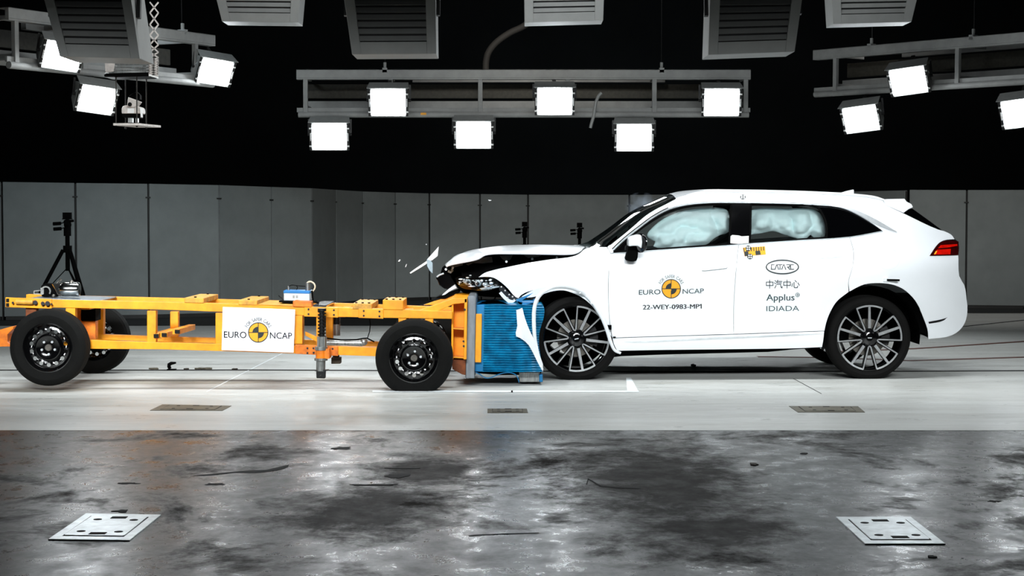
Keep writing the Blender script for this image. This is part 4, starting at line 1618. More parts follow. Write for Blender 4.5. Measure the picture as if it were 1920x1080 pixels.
# splice plates and bolts
for q in ([(570, 575), (634, 577), (634, 595.6), (570, 593.4)], [(672, 578.6), (719, 580), (719, 597.6), (672, 596)], [(553, 646), (634, 649.6), (634, 667.6), (553, 663.4)]):
    px_part('splice_plate', q, YN - 0.012, 0.013, 'orange' if q[0][1] > 600 else 'yellow')
bm = B()
for x, y in ((578.4, 580), (578.4, 589), (626, 581.6), (626, 590.4), (682, 583), (682, 592), (711.4, 584), (711.4, 593), (576.4, 653), (576.4, 662), (587.6, 653), (588, 661.4), (623.6, 654)):
    cyl(bm, P(x, y, YN - 0.02), P(x, y, YN), 0.0085, 8)
split_obj('splice_bolt', bm, 'black_metal', tro, smooth=True)

# sprung support leg and the one behind it
def coil_leg(x, s, Y, pts_y, name='support_leg', full=True):
    """x: pixel of the axis; pts_y: coil top, coil bottom, tube bottom"""
    k = Y / FPX
    bm = B()
    t, m_, l = (P(x, yy, Y) for yy in pts_y)
    cyl(bm, t, m_, 0.022 * s, 14)
    turns = 8
    pp = []
    for i in range(turns * 14 + 1):
        a = 2 * math.pi * i / 14
        q = t.lerp(m_, i / (turns * 14))
        pp.append(q + Vector((math.cos(a) * 0.031 * s, math.sin(a) * 0.031 * s, 0)))
    leg = obj(name, bm, 'black_metal', tro, smooth=True)
    bm = B()
    tube(bm, pp, 0.0052 * s, 6)
    obj('coil_spring', bm, 'black_metal', leg, smooth=True)
    bm = B()
    cyl(bm, m_, l, 0.037 * s, 16)
    for j in range(8):
        a = 2 * math.pi * j / 8
        o_ = Vector((math.cos(a) * 0.037 * s, math.sin(a) * 0.037 * s, 0))
        cyl(bm, m_ + o_, l + o_, 0.0035 * s, 6)
    obj('threaded_sleeve', bm, 'galv', leg, smooth=True)
    return leg


leg = coil_leg(603.6, 1.0, 14.5, (581, 631, 652))
bm = B()
cyl(bm, P(603.6, 578.4, 14.5), P(603.6, 583.6, 14.5), 0.036, 16)
obj('spring_cap', bm, 'black_metal', leg, smooth=True)
bm = B()
cyl(bm, P(602, 650, 14.5), P(602, 656.4, 14.5), 0.052, 20)
cyl(bm, P(601.8, 671.4, 14.5), P(601.8, 676, 14.5), 0.055, 20)
split_obj('lock_ring', bm, 'galv', leg, smooth=True)
bm = B()
cyl(bm, P(602, 656.4, 14.5), P(602, 671.4, 14.5), 0.044, 20)
q = P(610, 663, 14.5)
box(bm, q - Vector((0.02, 0.03, 0.04)), q + Vector((0.035, 0.15, 0.04)))
obj('leg_bracket', bm, 'orange', leg, smooth=True)
bm = B()
cyl(bm, P(601.6, 676, 14.5), P(601.2, 695.4, 14.5), 0.038, 16)
obj('lower_sleeve', bm, 'galv', leg, smooth=True)
bm = B()
prism_px(bm, [(592.6, 695.4), (609.8, 695.4), (609.4, 709.8), (593, 709.2)], 14.47, 0.07)
foot = obj('leg_foot', bm, 'black_metal', leg, bevel=0.006)
bm = B()
cyl(bm, P(601, 705, 14.46), P(601, 705, 14.475), 0.009, 10)
obj('pin', bm, 'alu', leg, smooth=True)
bm = B()
prism_px(bm, [(590, 694.4), (615, 693.6), (615, 695.4), (590, 696)], 14.47, 0.07)
obj('foot_plate', bm, 'black_metal', leg)
leg2 = coil_leg(631, 0.82, 15.35, (594, 608, 629))
bm = B()
for yy in range(6):
    q = P(637.6, 594 + yy * 3.2, 15.3)
    box(bm, q - Vector((0.005, 0.006, 0.003)), q + Vector((0.005, 0.006, 0.003)))
split_obj('spring_clip', bm, 'alu', leg2)
bm = B()
cyl(bm, P(612, 643, 15.0), P(680, 643.4, 15.0), 0.03, 16)
ball(bm, P(682, 641, 15.0), 0.034)
obj('air_cylinder', bm, 'galv', tro, smooth=True)
bm = B()
tube(bm, [P(x, y, 14.95) for x, y in ((612, 634), (640, 637.5), (668, 637), (680, 634.6), (688, 634), (702, 641))], 0.006, 6)
tube(bm, [P(x, y, 14.97) for x, y in ((689, 634), (693, 622), (694.4, 608), (693, 598))], 0.004, 6)
obj('hose', bm, 'black', tro, smooth=True)
px_part('diagonal_brace', [(572, 622), (594, 632), (594, 641), (572, 629)], YN + 0.2, 0.05, 'yellow')
px_part('control_box', [(554, 592), (568, 592), (568, 646), (554, 646)], YN + 0.25, 0.1, 'yellow_worn')
px_part('stop_block', [(621, 670.6), (638.4, 670.6), (638.4, 682), (621, 682.4)], YN + 0.1, 0.1, 'oil')
bm = B()
cyl(bm, P(630, 664, YN + 0.14), P(630, 671, YN + 0.14), 0.028, 14)
obj('stop_stem', bm, 'black_metal', tro, smooth=True)

# sign board
YS = YN - 0.05
px_part('sign_board', [(417.6, 575.6), (553.4, 580.4), (550.4, 661.4), (415.4, 656.6)], YS, 0.012, 'board', bevel=0.002)
sign = [o for o in C.objects if o.name.startswith('sign_board')][0]


def on_sign(lift):
    return lambda x, y: P(x, y, YS - lift)


crash_logo(sign, (484.2, 623.4), 18.2, on_sign, (419.8, 621.6, 462, 633.6), (506.2, 623.4, 547.4, 635.2), -1.2, 21.6, 9.2)

# wheels of the trolley
def trolley_wheel(c, Rt, far=False, ang=0, squash=True):
    W = 0.19
    Rr = 0.205
    parts = []
    w = B()
    prof = [(Rr - 0.01, 0.02), (Rr + 0.006, 0.006), (Rt - 0.05, -0.006), (Rt - 0.02, 0.004), (Rt - 0.004, 0.022)]
    for k in range(4):
        y = 0.034 + k * 0.034
        prof += [(Rt, y), (Rt, y + 0.02), (Rt - 0.007, y + 0.022), (Rt - 0.007, y + 0.03)]
    prof += [(Rt, 0.166), (Rt - 0.018, 0.186), (Rt - 0.05, 0.194), (Rr - 0.01, 0.18)]
    lathe(w, prof, (0, 0, 0), 64)
    for v in w.verts:
        if v.co.z + c.z < 0.002 and squash:
            v.co.z = 0.002 - c.z
            v.co.y += (0.02 if v.co.y > 0.1 else -0.012)
    parts.append(('tyre', w, 'tyre_trolley'))
    w = B()
    lathe(w, [(Rr + 0.002, 0.012), (Rr - 0.008, 0.01), (Rr - 0.018, 0.03), (Rr - 0.03, 0.042), (Rr - 0.034, 0.05)], (0, 0, 0), 48)
    lathe(w, [(Rr - 0.034, 0.09), (Rr - 0.02, 0.13), (Rr + 0.002, 0.178)], (0, 0, 0), 48)
    lathe(w, [(Rr - 0.034, 0.05), (Rr - 0.034, 0.09)], (0, 0, 0), 48)
    # pierced disc: a ring of round holes
    r0, r1, nh = 0.115, Rr - 0.034, 14
    for k in range(nh):
        a0 = 2 * math.pi * k / nh
        am, half = a0, math.pi / nh
        rm = (r0 + r1) / 2
        hole = []
        rim = []
        for j in range(16):
            f = 2 * math.pi * j / 16 + math.pi / 4
            cf, sf = math.cos(f), math.sin(f)
            mx = max(abs(cf), abs(sf))
            u, v_ = cf / mx, sf / mx
            rr, aa = rm + v_ * (r1 - r0) / 2, am + u * half
            rim.append(w.verts.new((math.sin(aa) * rr, 0.05 - 0.012 * (1 - abs(v_)), math.cos(aa) * rr)))
            rr, aa = rm + sf * 0.0165, am + cf * 0.0165 / rm
            hole.append(w.verts.new((math.sin(aa) * rr, 0.046, math.cos(aa) * rr)))
        for j in range(16):
            w.faces.new((rim[j], rim[(j + 1) % 16], hole[(j + 1) % 16], hole[j]))
    lathe(w, [(0.115, 0.05), (0.105, 0.03), (0.098, 0.026), (0.088, 0.034), (0.06, 0.044), (0.05, 0.046), (0.032, 0.046)], (0, 0, 0), 48)
    bmesh.ops.remove_doubles(w, verts=w.verts[:], dist=1e-5)
    parts.append(('rim', w, 'black_gloss'))
    w = B()
    lathe(w, [(0.0, 0.036), (0.026, 0.036), (0.03, 0.042), (0.03, 0.06)], (0, 0, 0), 24)
    parts.append(('hub', w, 'disc'))
    w = B()
    for k in range(5):
        a = R(72 * k + ang)
        p = Vector((math.sin(a) * 0.056, 0.03, math.cos(a) * 0.056))
        cyl(w, p, p + Vector((0, 0.02, 0)), 0.0105, 6)
    parts.append(('lug_nuts', w, 'chrome'))
    root = None
    for nm, bm, mm in parts:
        rotm = Matrix.Rotation(math.pi if far else 0, 4, 'Z')
        bmesh.ops.transform(bm, matrix=Matrix.Translation(c) @ rotm, verts=bm.verts[:])
        if root is None:
            root = obj('wheel', bm, mm, tro, smooth=True, angle=30)
        elif nm == 'lug_nuts':
            split_obj('lug_nut', bm, mm, root)
        else:
            obj(nm, bm, mm, root, smooth=True, angle=30)
    return root


wr = P(88.4, 652.4, 14.4)
wf = P(775.8, 672, 14.4)
trolley_wheel(wr, 0.316, ang=35)
trolley_wheel(wf, 0.318, ang=8)
far_y = 16.18
trolley_wheel(Vector((P(175, 638, 16.0).x, far_y, 0.312)), 0.314, True, 10)
trolley_wheel(Vector((wf.x + 0.02, far_y, 0.312)), 0.314, True, 50)
bm = B()
for w0 in (wr, wf):
    x2 = P(175, 638, 16.0).x if w0 is wr else wf.x + 0.02
    cyl(bm, w0 + Vector((0, 0.06, 0)), Vector((x2, far_y - 0.06, 0.312)), 0.035, 14)
split_obj('axle', bm, 'black_metal', tro, smooth=True)
for x0, x1 in ((747, 762), (797, 812)):
    px_part('axle_bracket', [(x0, 594), (x1, 594), (x1, 640), (x0, 640)], YN + 0.01, 0.08)

# front bracket, steel face plate and barrier
for Y, m in ((YN + 0.1, 'yellow'), (15.62, 'yellow')):
    q = [(784, 582.4), (849.6, 559.6), (876, 559.2), (876, 567.6), (850, 570.4), (823, 582.6), (848, 582.6), (848, 590), (770, 590)]
    if Y > 15:
        q = shiftz([(784, 582.4), (849.6, 559.6), (876, 559.2), (876, 567.6), (850, 572.4), (823, 582.6)], YN + 0.1, Y)
    px_part('front_brace', q, Y, 0.08)
mast = px_part('barrier_mast', [(846.6, 560), (850.4, 560), (850, 674), (846, 674)], YN + 0.12, 1.1)
px_part('mast_flange', [(870.6, 559.6), (876, 559.6), (874.6, 674), (869, 674)], YN + 0.1, 1.15, parent=mast)
multi('mast_shelf', [([(848, 614.6), (872, 616.4), (872, 619), (848, 617)], YN + 0.12, 1.1), ([(848, 668), (871, 670), (871, 672.4), (848, 671)], YN + 0.12, 1.1), ([(848, 559.4), (874, 559.4), (874, 562), (848, 562)], YN + 0.12, 1.1)], parent=mast)
px_part('mast_web', [(848, 560), (872, 560), (872, 672), (848, 672)], YN + 0.3, 0.02, parent=mast)
px_part('mast_gusset', [(847.6, 674), (873, 674), (873, 703.4), (866, 702), (848, 692)], YN + 0.16, 1.0, 'rust')
bm = B()
for x, y in ((871.5, 580.4), (869, 640), (869.4, 649)):
    cyl(bm, P(x, y, YN + 0.085), P(x, y, YN + 0.11), 0.009, 8)
split_obj('mast_bolt', bm, 'black_metal', mast, smooth=True)
face = px_part('face_plate', [(876.8, 557), (879, 554.4), (890, 554.4), (893, 558.6), (889.8, 709.6), (872.4, 709.2)], YN + 0.18, 1.12, 'plate_steel', bevel=0.006)
px_part('mounting_strip', [(892, 588.8), (903.4, 588.8), (902, 679.6), (890.6, 679.4)], YN + 0.2, 0.14)
bm = B()
for x, y in ((905.6, 605), (904.8, 661.4)):
    cyl(bm, P(x - 3, y, YN + 0.27), P(x + 2, y, YN + 0.27), 0.011, 8)
split_obj('strip_bolt', bm, 'chrome', tro, smooth=True)
YB = 14.86
DB = 1.0
px_part('barrier_backing', [(892.4, 572), (909, 571.6), (906, 697), (889.6, 696.6)], YB + 0.005, DB, 'blue_flat')
# ridged honeycomb block: pleated on its near and top side, right end crushed ragged
bm = B()
outer = [(571.8, 1016), (577, 1020), (589, 1020.5), (602, 1017.6), (618, 1012.6), (632, 1010.6), (650, 1011), (670, 1014), (690, 1017), (697, 1017.6)]
rows = []
nr = 27
zs = []
for k in range(nr * 4 + 1):
    y = 572 + (697 - 572) * k / (nr * 4)
    ph = (k % 4)
    rec = (0.0, 0.004, 0.016, 0.004)[ph]
    xe = interp([(a, b_) for a, b_ in outer], y)
    xl = 907 - 1.8 * (y - 572) / 125
    r = []
    for j in range(19):
        u = j / 18
        x = xl + (xe - xl) * u
        warp = 0.02 * u ** 2 * noise.noise(Vector((u * 4, y * 0.03, 2.2))) + 0.004 * noise.noise(Vector((u * 9, y * 0.06, 7.7)))
        Yv = YB + rec + warp + 0.10 * max(0, u - 0.85) / 0.15 * 0.5
        sag = 1.2 * math.sin(u * math.pi) * noise.noise(Vector((u * 3, 1.1, y * 0.02)))
        r.append(P(x, y + sag, Yv))
    back = [p + Vector((0, DB - 0.02, 0)) for p in r[::-1]]
    rows.append(r + back)
rv = [[bm.verts.new(p) for p in r] for r in rows]
for a_, b_ in zip(rv, rv[1:]):
    n = len(a_)
    for i in range(n):
        bm.faces.new((a_[i], a_[(i + 1) % n], b_[(i + 1) % n], b_[i]))
bm.faces.new(rv[0])
bm.faces.new(rv[-1][::-1])
bmesh.ops.triangulate(bm, faces=[f for f in bm.faces if len(f.verts) > 4])
barrier = obj('honeycomb_barrier', bm, 'blue', tro)
bm = B()
cl = [(893, 571), (905, 565.6), (918, 562.6), (932, 563.4), (945, 567), (955, 570.4)]
for dx, Y in ((0, YB + 0.1),):
    rows = [[P(x, y, Y) for x, y in cl], [P(x, y, Y + 0.7) for x, y in cl]]
    loft(bm, rows)
obj('torn_cladding', bm, 'blue_flat', barrier, smooth=True)
bm = B()
prism_px(bm, [(968, 564), (978, 566.8), (1000, 566.6), (1003, 563), (1004, 567), (985, 571), (976, 573)], YB + 0.1, 0.4)
prism_px(bm, [(968, 562), (985, 555), (1000, 549), (990, 556), (979, 563), (979, 574), (975, 574)], YB + 0.1, 0.03)
obj('torn_cladding', bm, 'blue_flat', barrier)
bm = B()
tube(bm, [P(x, y, YB - 0.02) for x, y in smooth_poly([(892, 698), (900, 702), (910, 708.4), (918, 708.6), (930, 704), (943, 699.6), (955, 698.6), (966, 702), (971, 709), (973, 717)], 3, 60, False)], 0.004, 6, 3.0)
obj('hanging_strip', bm, 'blue_flat', barrier, smooth=True)
px_part('lower_cover', [(973, 698), (1012, 697.6), (1016, 716.4), (974, 716.4)], YB + 0.12, 0.7, 'galv', parent=barrier)
px_part('torn_cladding', [(1011, 703), (1017.4, 702), (1017.6, 716.6), (1011, 716)], YB + 0.05, 0.1, 'blue_flat', parent=barrier)
px_part('barrier_underside', [(892, 697.6), (1016, 697.6), (1013, 701), (975, 703), (940, 703.4), (893, 700)], YB + 0.18, 0.75, 'black', parent=barrier)

# white bumper fragment caught against the barrier
FR = [(968, 581.6), (974, 580), (979.4, 577.6), (984, 596), (989, 609.6), (996, 626), (1001.7, 636.7), (1010, 660), (1018, 682.5), (1018, 696.6), (1012, 686.7), (999.6, 661.7), (992, 648), (985, 640.8), (976, 635), (967.6, 631), (967, 624), (970, 611.7)]
bm = gridfill([Vector((P(x, y, 14.78).x, P(x, y, 14.78).z)) for x, y in FR], 0.02, 0.03)
for v in bm.verts:
    v.co.y = 14.78 + 0.035 * math.sin(v.co.x * 22) + 0.02 * noise.noise(Vector((v.co.x * 12, v.co.z * 9, 0)))
thicken(bm, 0.006)
tag(obj('bumper_fragment', bm, 'plastic_white', smooth=True), 'white torn bumper piece wedged between blue barrier and front wheel', 'car debris', 'white plastic torn off the car')

# ------------------------------------------------------------------ things riding on the trolley
bt = thing('battery', 'grey battery with blue lid on the trolley deck', 'battery', P(556, 566, 14.9))
YBt = 14.84
bm = B()
prism_px(bm, [(532, 549.4), (580.4, 550.4), (580.4, 564.6), (532, 563.6)], YBt, 0.19)
obj('case', bm, 'battery_case', bt, bevel=0.005)
bm = B()
prism_px(bm, [(531.4, 544.6), (581, 545.4), (581, 550.8), (531.4, 549.8)], YBt - 0.004, 0.2)
obj('lid', bm, 'battery_lid', bt, bevel=0.004)
bm = B()
prism_px(bm, [(523, 564), (588, 565.4), (588, 568.4), (523, 566.8)], YBt - 0.03, 0.26)
obj('tray', bm, 'black', bt)
bm = B()
for x, h in ((541, 536.6), (577, 530)):
    cyl(bm, P(x, 545.6, YBt + 0.05), P(x, h, YBt + 0.05), 0.009 if x < 560 else 0.02, 12)
split_obj('terminal', bm, 'galv', bt, smooth=True)
bm = B()
tube(bm, [P(x, y, YBt + 0.05) for x, y in smooth_poly([(575, 532), (579, 528.4), (585, 529), (590, 534), (590, 541), (586, 546.6), (583, 545)], 3, 60, False)], 0.007, 6)
obj('cable', bm, 'wire', bt, smooth=True)
bm = B()
tube(bm, [P(x, y, YBt + 0.05) for x, y in smooth_poly([(541, 537), (547, 534.6), (556, 535.6), (574, 537)], 3, 60, False)], 0.003, 6)
tube(bm, [P(x, y, YBt + 0.05) for x, y in ((556, 535.6), (558, 539), (556, 543.6))], 0.003, 6)
tube(bm, [P(x, y, YBt) for x, y in ((585, 545), (586, 558), (588, 566), (598, 568))], 0.008, 6)
obj('cable', bm, 'black', bt, smooth=True)
bm = B()
prism_px(bm, [(522, 553.6), (527, 557.6), (531, 560), (528, 560), (523, 556.6)], YBt, 0.02)
obj('tab', bm, 'alu', bt)
bm = B()
for x in (549, 555):
    prism_px(bm, [(x, 554), (x + 3.6, 554), (x + 3.6, 559), (x, 559)], YBt - 0.002, 0.004)
split_obj('case_mark', bm, 'galv', bt)

YM = 14.85
mo = thing('brake_motor', 'polished metal cylinder with black fittings on the trolley tail', 'motor', P(115, 558, YM))
bm = B()
a, c = P(112, 542.6, YM), P(149.6, 543.4, YM)
lathe_pts = [(0.0, 0.0), (0.045, 0.004), (0.058, 0.02), (0.062, 0.05), (0.06, 0.07), (0.062, 0.16), (0.056, 0.168), (0, 0.17)]
tmp = B()
lathe(tmp, lathe_pts, (0, 0, 0), 28)
bmesh.ops.transform(tmp, matrix=Matrix.Translation(a) @ Matrix.Rotation(R(-90), 4, 'Z'), verts=tmp.verts[:])
bm.free()
obj('motor_cylinder', tmp, 'alu', mo, smooth=True)
bm = B()
prism_px(bm, smooth_poly([(96, 531.6), (112, 531), (116, 540), (118, 556.6), (110, 556), (104, 545)], 2, 60), YM - 0.04, 0.1)
obj('bell_housing', bm, 'alu', mo, bevel=0.006)
bm = B()
prism_px(bm, [(77, 535), (86, 531.6), (98, 531.4), (108, 556.6), (78, 556.4)], YM - 0.03, 0.1)
obj('gear_case', bm, 'black', mo, bevel=0.006)
bm = B()
prism_px(bm, [(76, 540), (82, 538.6), (82, 551.6), (76, 553)], YM - 0.05, 0.03)
for k in range(14):
    a0, a1 = R(-100 + k * 16), R(-84 + k * 16)
    bar(bm, P(86 + math.sin(a0) * 8.4, 546 - math.cos(a0) * 8.4, YM - 0.05), P(86 + math.sin(a1) * 8.4, 546 - math.cos(a1) * 8.4, YM - 0.05), 0.012, 0.012)
obj('pipe_loop', bm, 'galv', mo)
bm = B()
bar(bm, P(64, 545.6, YM), P(76, 544.6, YM), 0.01, 0.008)
bar(bm, P(64, 551, YM), P(76, 551, YM), 0.01, 0.008)
bar(bm, P(64, 545.6, YM), P(64, 551, YM), 0.01, 0.008)
obj('lever', bm, 'galv', mo)
bm = B()
cyl(bm, P(111, 532, YM), P(113, 522, YM), 0.006, 8)
tube(bm, [P(x, y, YM) for x, y in ((106, 532), (110, 527), (116, 525))], 0.005, 6)
ball(bm, P(134, 530, YM), 0.022, (1, 1, 1), 10)
ball(bm, P(100, 555, YM - 0.05), 0.016, (1, 1, 1), 10)
split_obj('valve', bm, 'disc', mo, smooth=True)


# ------------------------------------------------------------------ tripods
def make_tripod(loc, label):
    t = thing('tripod', label, 'tripod', loc, 'camera tripods behind the crash lane')
    Hc = 1.04     # leg apex
    for k, a in enumerate((R(188), R(-48), R(72))):
        bm = B()
        d = Vector((math.cos(a), math.sin(a), 0))
        p0 = Vector((0, 0, Hc)) + d * 0.05
        p1 = d * 0.43 + Vector((0, 0, 0.32))
        p2 = d * 0.60
        cyl(bm, p0, p1, 0.022, 10)
        cyl(bm, p1 + (p0 - p1) * 0.08, p2, 0.014, 10)
        lg = obj('leg', bm, 'black', t, smooth=True)
        for v in lg.data.vertices:
            v.co += Vector(loc)
        bm = B()
        ball(bm, p1, 0.026, (1, 1, 1), 10)
        cl_ = obj('leg_clamp', bm, 'black_metal', lg, smooth=True)
        for v in cl_.data.vertices:
            v.co += Vector(loc)
        bm = B()
        bar(bm, Vector((0, 0, 0.84)), Vector((0, 0, Hc)).lerp(p1, 0.86) + d * 0.02, 0.014, 0.01)
        br = obj('brace', bm, 'black', lg)
        for v in br.data.vertices:
            v.co += Vector(loc)

    def part(nm, bm, m='black', sm=True, par=None):
        o = obj(nm, bm, m, par or t, smooth=sm)
        for v in o.data.vertices:
            v.co += Vector(loc)
        return o
    bm = B()
    cyl(bm, (0, 0, 0.80), (0, 0, 1.24), 0.026, 12)
    cyl(bm, (0, 0, Hc - 0.03), (0, 0, Hc + 0.05), 0.05, 14)
    part('column', bm)
    bm = B()
    cyl(bm, (0, 0, 1.2), (0.0, 0, 1.30), 0.042, 14)
    ball(bm, (0.004, 0, 1.33), 0.045, (1, 1, 1.2), 12)
    cyl(bm, (0.0, -0.06, 1.36), (0.0, 0.06, 1.36), 0.03, 12)
    cyl(bm, (0.02, 0, 1.37), (0.075, 0, 1.375), 0.014, 8)
    hd = part('pan_head', bm)
    bm = B()
    box(bm, (-0.05, -0.04, 1.39), (0.05, 0.04, 1.40))
    box(bm, (-0.045, -0.035, 1.40), (0.045, 0.035, 1.47))
    part('camera_plate', bm, 'black', False, hd)
    for z, ln in ((1.345, 0.10), (1.285, 0.095)):
        bm = B()
        cyl(bm, (-0.03, 0, z + 0.01), (-ln + 0.02, -0.01, z), 0.006, 8)
        cyl(bm, (-ln + 0.03, -0.01, z), (-ln - 0.06, -0.012, z - 0.006), 0.02, 10)
        part('pan_handle', bm, 'black', True, hd)
    return t


t1p = P(127, 500, 20.2)
tri = make_tripod(Vector((0, 0, 0)), 'tall black tripod behind the trolley tail')
tri.location = (t1p.x, 20.2, 0)
for (px, Y, s), lab in zip(((983.6, 27, 0.905), (1086.6, 27, 0.895)), ('small black tripod seen above the bonnet middle', 'small black tripod beside the base of the windscreen')):
    c = copy_tree(tri)
    c.location = (P(px, 430, Y).x, Y, 0)
    c.scale = (s, s, s)
    c['label'] = lab

# ------------------------------------------------------------------ flying and fallen bits
def chip(poly, Y, d, label, name='plastic_shard', m='plastic_white', group='white plastic torn off the car', cat='car debris', tilt=0.0):
    bm = B()
    a = [P(x, y, Y) for x, y in poly]
    x0 = a[0].x
    a = [p + Vector((0, (p.x - x0) * tilt, 0)) for p in a]
    prism(bm, a, (0, d, 0))
    return tag(obj(name, bm, m, bevel=0.002), label, cat, group)


sh = thing('plastic_shard', 'large white bent shard flying above the trolley front', 'car debris', P(805, 490, 15.3), 'white plastic torn off the car')
bm = B()
prism_px(bm, [(822.6, 462), (820.4, 480), (810, 488), (803, 491), (801, 486)], 15.3, 0.012)
obj('upper_blade', bm, 'plastic_white', sh)
bm = B()
prism_px(bm, [(802, 488), (800, 494.4), (790, 501), (770, 513), (768, 511.4), (779, 503.4)], 15.3, 0.012)
obj('lower_blade', bm, 'plastic_white', sh)
bm = B()
prism_px(bm, [(800, 486.4), (806, 488), (811, 493), (811, 512.6), (806, 508), (801, 499)], 15.295, 0.02)
obj('folded_flap', bm, 'raw_inner', sh)
chip([(746, 490.4), (749, 486.6), (751, 487), (749.4, 490.4)], 15.3, 0.008, 'tiny white fragment flying, leftmost of the bits', 'plastic_chip', group='small flying chips')
chip([(759.6, 501), (762, 495), (763, 495.6), (761, 501)], 15.3, 0.008, 'tiny white fragment flying between leftmost bit and large shard', 'plastic_chip', group='small flying chips')
chip([(915, 374.6), (919, 374.8), (922, 376), (917, 377)], 15.3, 0.008, 'tiny white fragment high in the air above the bonnet', 'plastic_chip', group='small flying chips')
chip([(798.4, 457.6), (800.4, 457.6), (800, 459.4), (798.6, 459.2)], 15.3, 0.006, 'tiny speck in the air above the large shard', 'plastic_chip', group='small flying chips')
bm = B()
pp = [(319, 694), (317, 690), (317, 686), (321, 683.6), (330, 682.6)]
tube(bm, [P(x, y, 16.38) + Vector((0, 0, 0.012)) for x, y in pp], [0.014, 0.018, 0.018, 0.016, 0.008], 8)
box(bm, G(314, 694.2) - Vector((0.0, 0.03, 0)), G(330, 694.2) + Vector((0, 0.03, 0.012)))
tag(obj('floor_hook', bm, 'black', smooth=True), 'black hook standing up from the guide slot under the trolley', 'hook')


def flake(px, py, w, h, z, label, m='oil', name='debris_flake'):
    p = G(px, py)
    bm = B()
    n = 26
    pts = []
    sd = px * 0.37 + py
    for k in range(n):
        a = 2 * math.pi * k / n
        r = 0.85 + 0.75 * noise.noise(Vector((math.cos(a) * 1.6 + sd, math.sin(a) * 1.6, sd * 0.3))) + 0.16 * (random.random() - 0.5)
        if z < 0.005 and math.cos(a) > 0.6:
            r *= 1.35
        pts.append(p + Vector((math.cos(a) * w / 2 * r, math.sin(a) * h / 2 * r, z)))
    prism(bm, pts, (0, 0, -z))
    return tag(obj(name, bm, m), label, 'floor debris', 'dirt and debris on the floor')


flake(380, 692.6, 0.17, 0.16, 0.014, 'flat brown flake beside the guide slot under the trolley', 'plate_old')
flake(287, 692.4, 0.10, 0.08, 0.012, 'small brown flake left of the black hook', 'plate_old')
flake(348, 693.4, 0.05, 0.06, 0.014, 'small dark flake just right of the black hook')
flake(441, 693.6, 0.06, 0.06, 0.014, 'small dark flake under the white sign board')
flake(1300, 687, 0.05, 0.1, 0.02, 'small curled black scrap under the middle of the car', 'black')
flake(1413, 871, 0.045, 0.09, 0.006, 'dark torn scrap on the dark floor, right of centre', 'oil')
flake(741, 893, 0.12, 0.16, 0.002, 'dark stain patch on the floor left of centre', 'hole')
flake(692, 909.6, 0.2, 0.07, 0.002, 'long dark stain patch below the left centre', 'hole')
flake(750, 878, 0.15, 0.04, 0.002, 'thin dark stain streak above the centre stain', 'hole')
flake(238, 906.4, 0.11, 0.06, 0.002, 'dark stain far left on the dark floor', 'hole')
flake(226, 958.6, 0.06, 0.07, 0.003, 'dark oval stain behind the lower left floor cover', 'hole')
flake(636, 841, 0.10, 0.14, 0.002, 'dark stain just below the lane edge, left of centre', 'hole')
flake(402, 908, 0.09, 0.08, 0.002, 'dark stain below the long skid mark', 'hole')
flake(1507, 850.6, 0.05, 0.05, 0.003, 'small dark oval spot on the right part of the dark floor', 'hole')
flake(1862, 940, 0.06, 0.06, 0.002, 'dark spot near the right edge of the dark floor', 'hole')
flake(1746, 1044.6, 0.03, 0.05, 0.004, 'small dark scrap below the lower right floor cover', 'hole')
bm = B()
zz = lambda x, y: G(x, y, 0.0015)
put_poly(bm, [(352, 892.6), (400, 888), (455, 882.6), (500, 880.6), (520, 876), (542, 871), (540, 876), (520, 882), (480, 886.6), (440, 886), (400, 891)], zz)
tag(obj('skid_mark', bm, 'hole', fix=False), 'long black skid mark across the dark floor on the left', 'skid mark')
bm = B()
put_stroke(bm, [(1100, 908), (1103, 898), (1112, 903), (1125, 911), (1160, 914), (1200, 915)], 2.2, zz)
tag(obj('skid_mark', bm, 'hole', fix=False), 'thin curled black mark on the dark floor right of centre', 'skid mark')
bm = B()
put_stroke(bm, [(1780, 1004), (1840, 1001), (1910, 999)], 1.3, lambda x, y: G(x - 900, y, 0.0015))
tag(obj('skid_mark', bm, 'hole', fix=False), 'thin dark scratch at the bottom centre of the floor', 'skid mark')


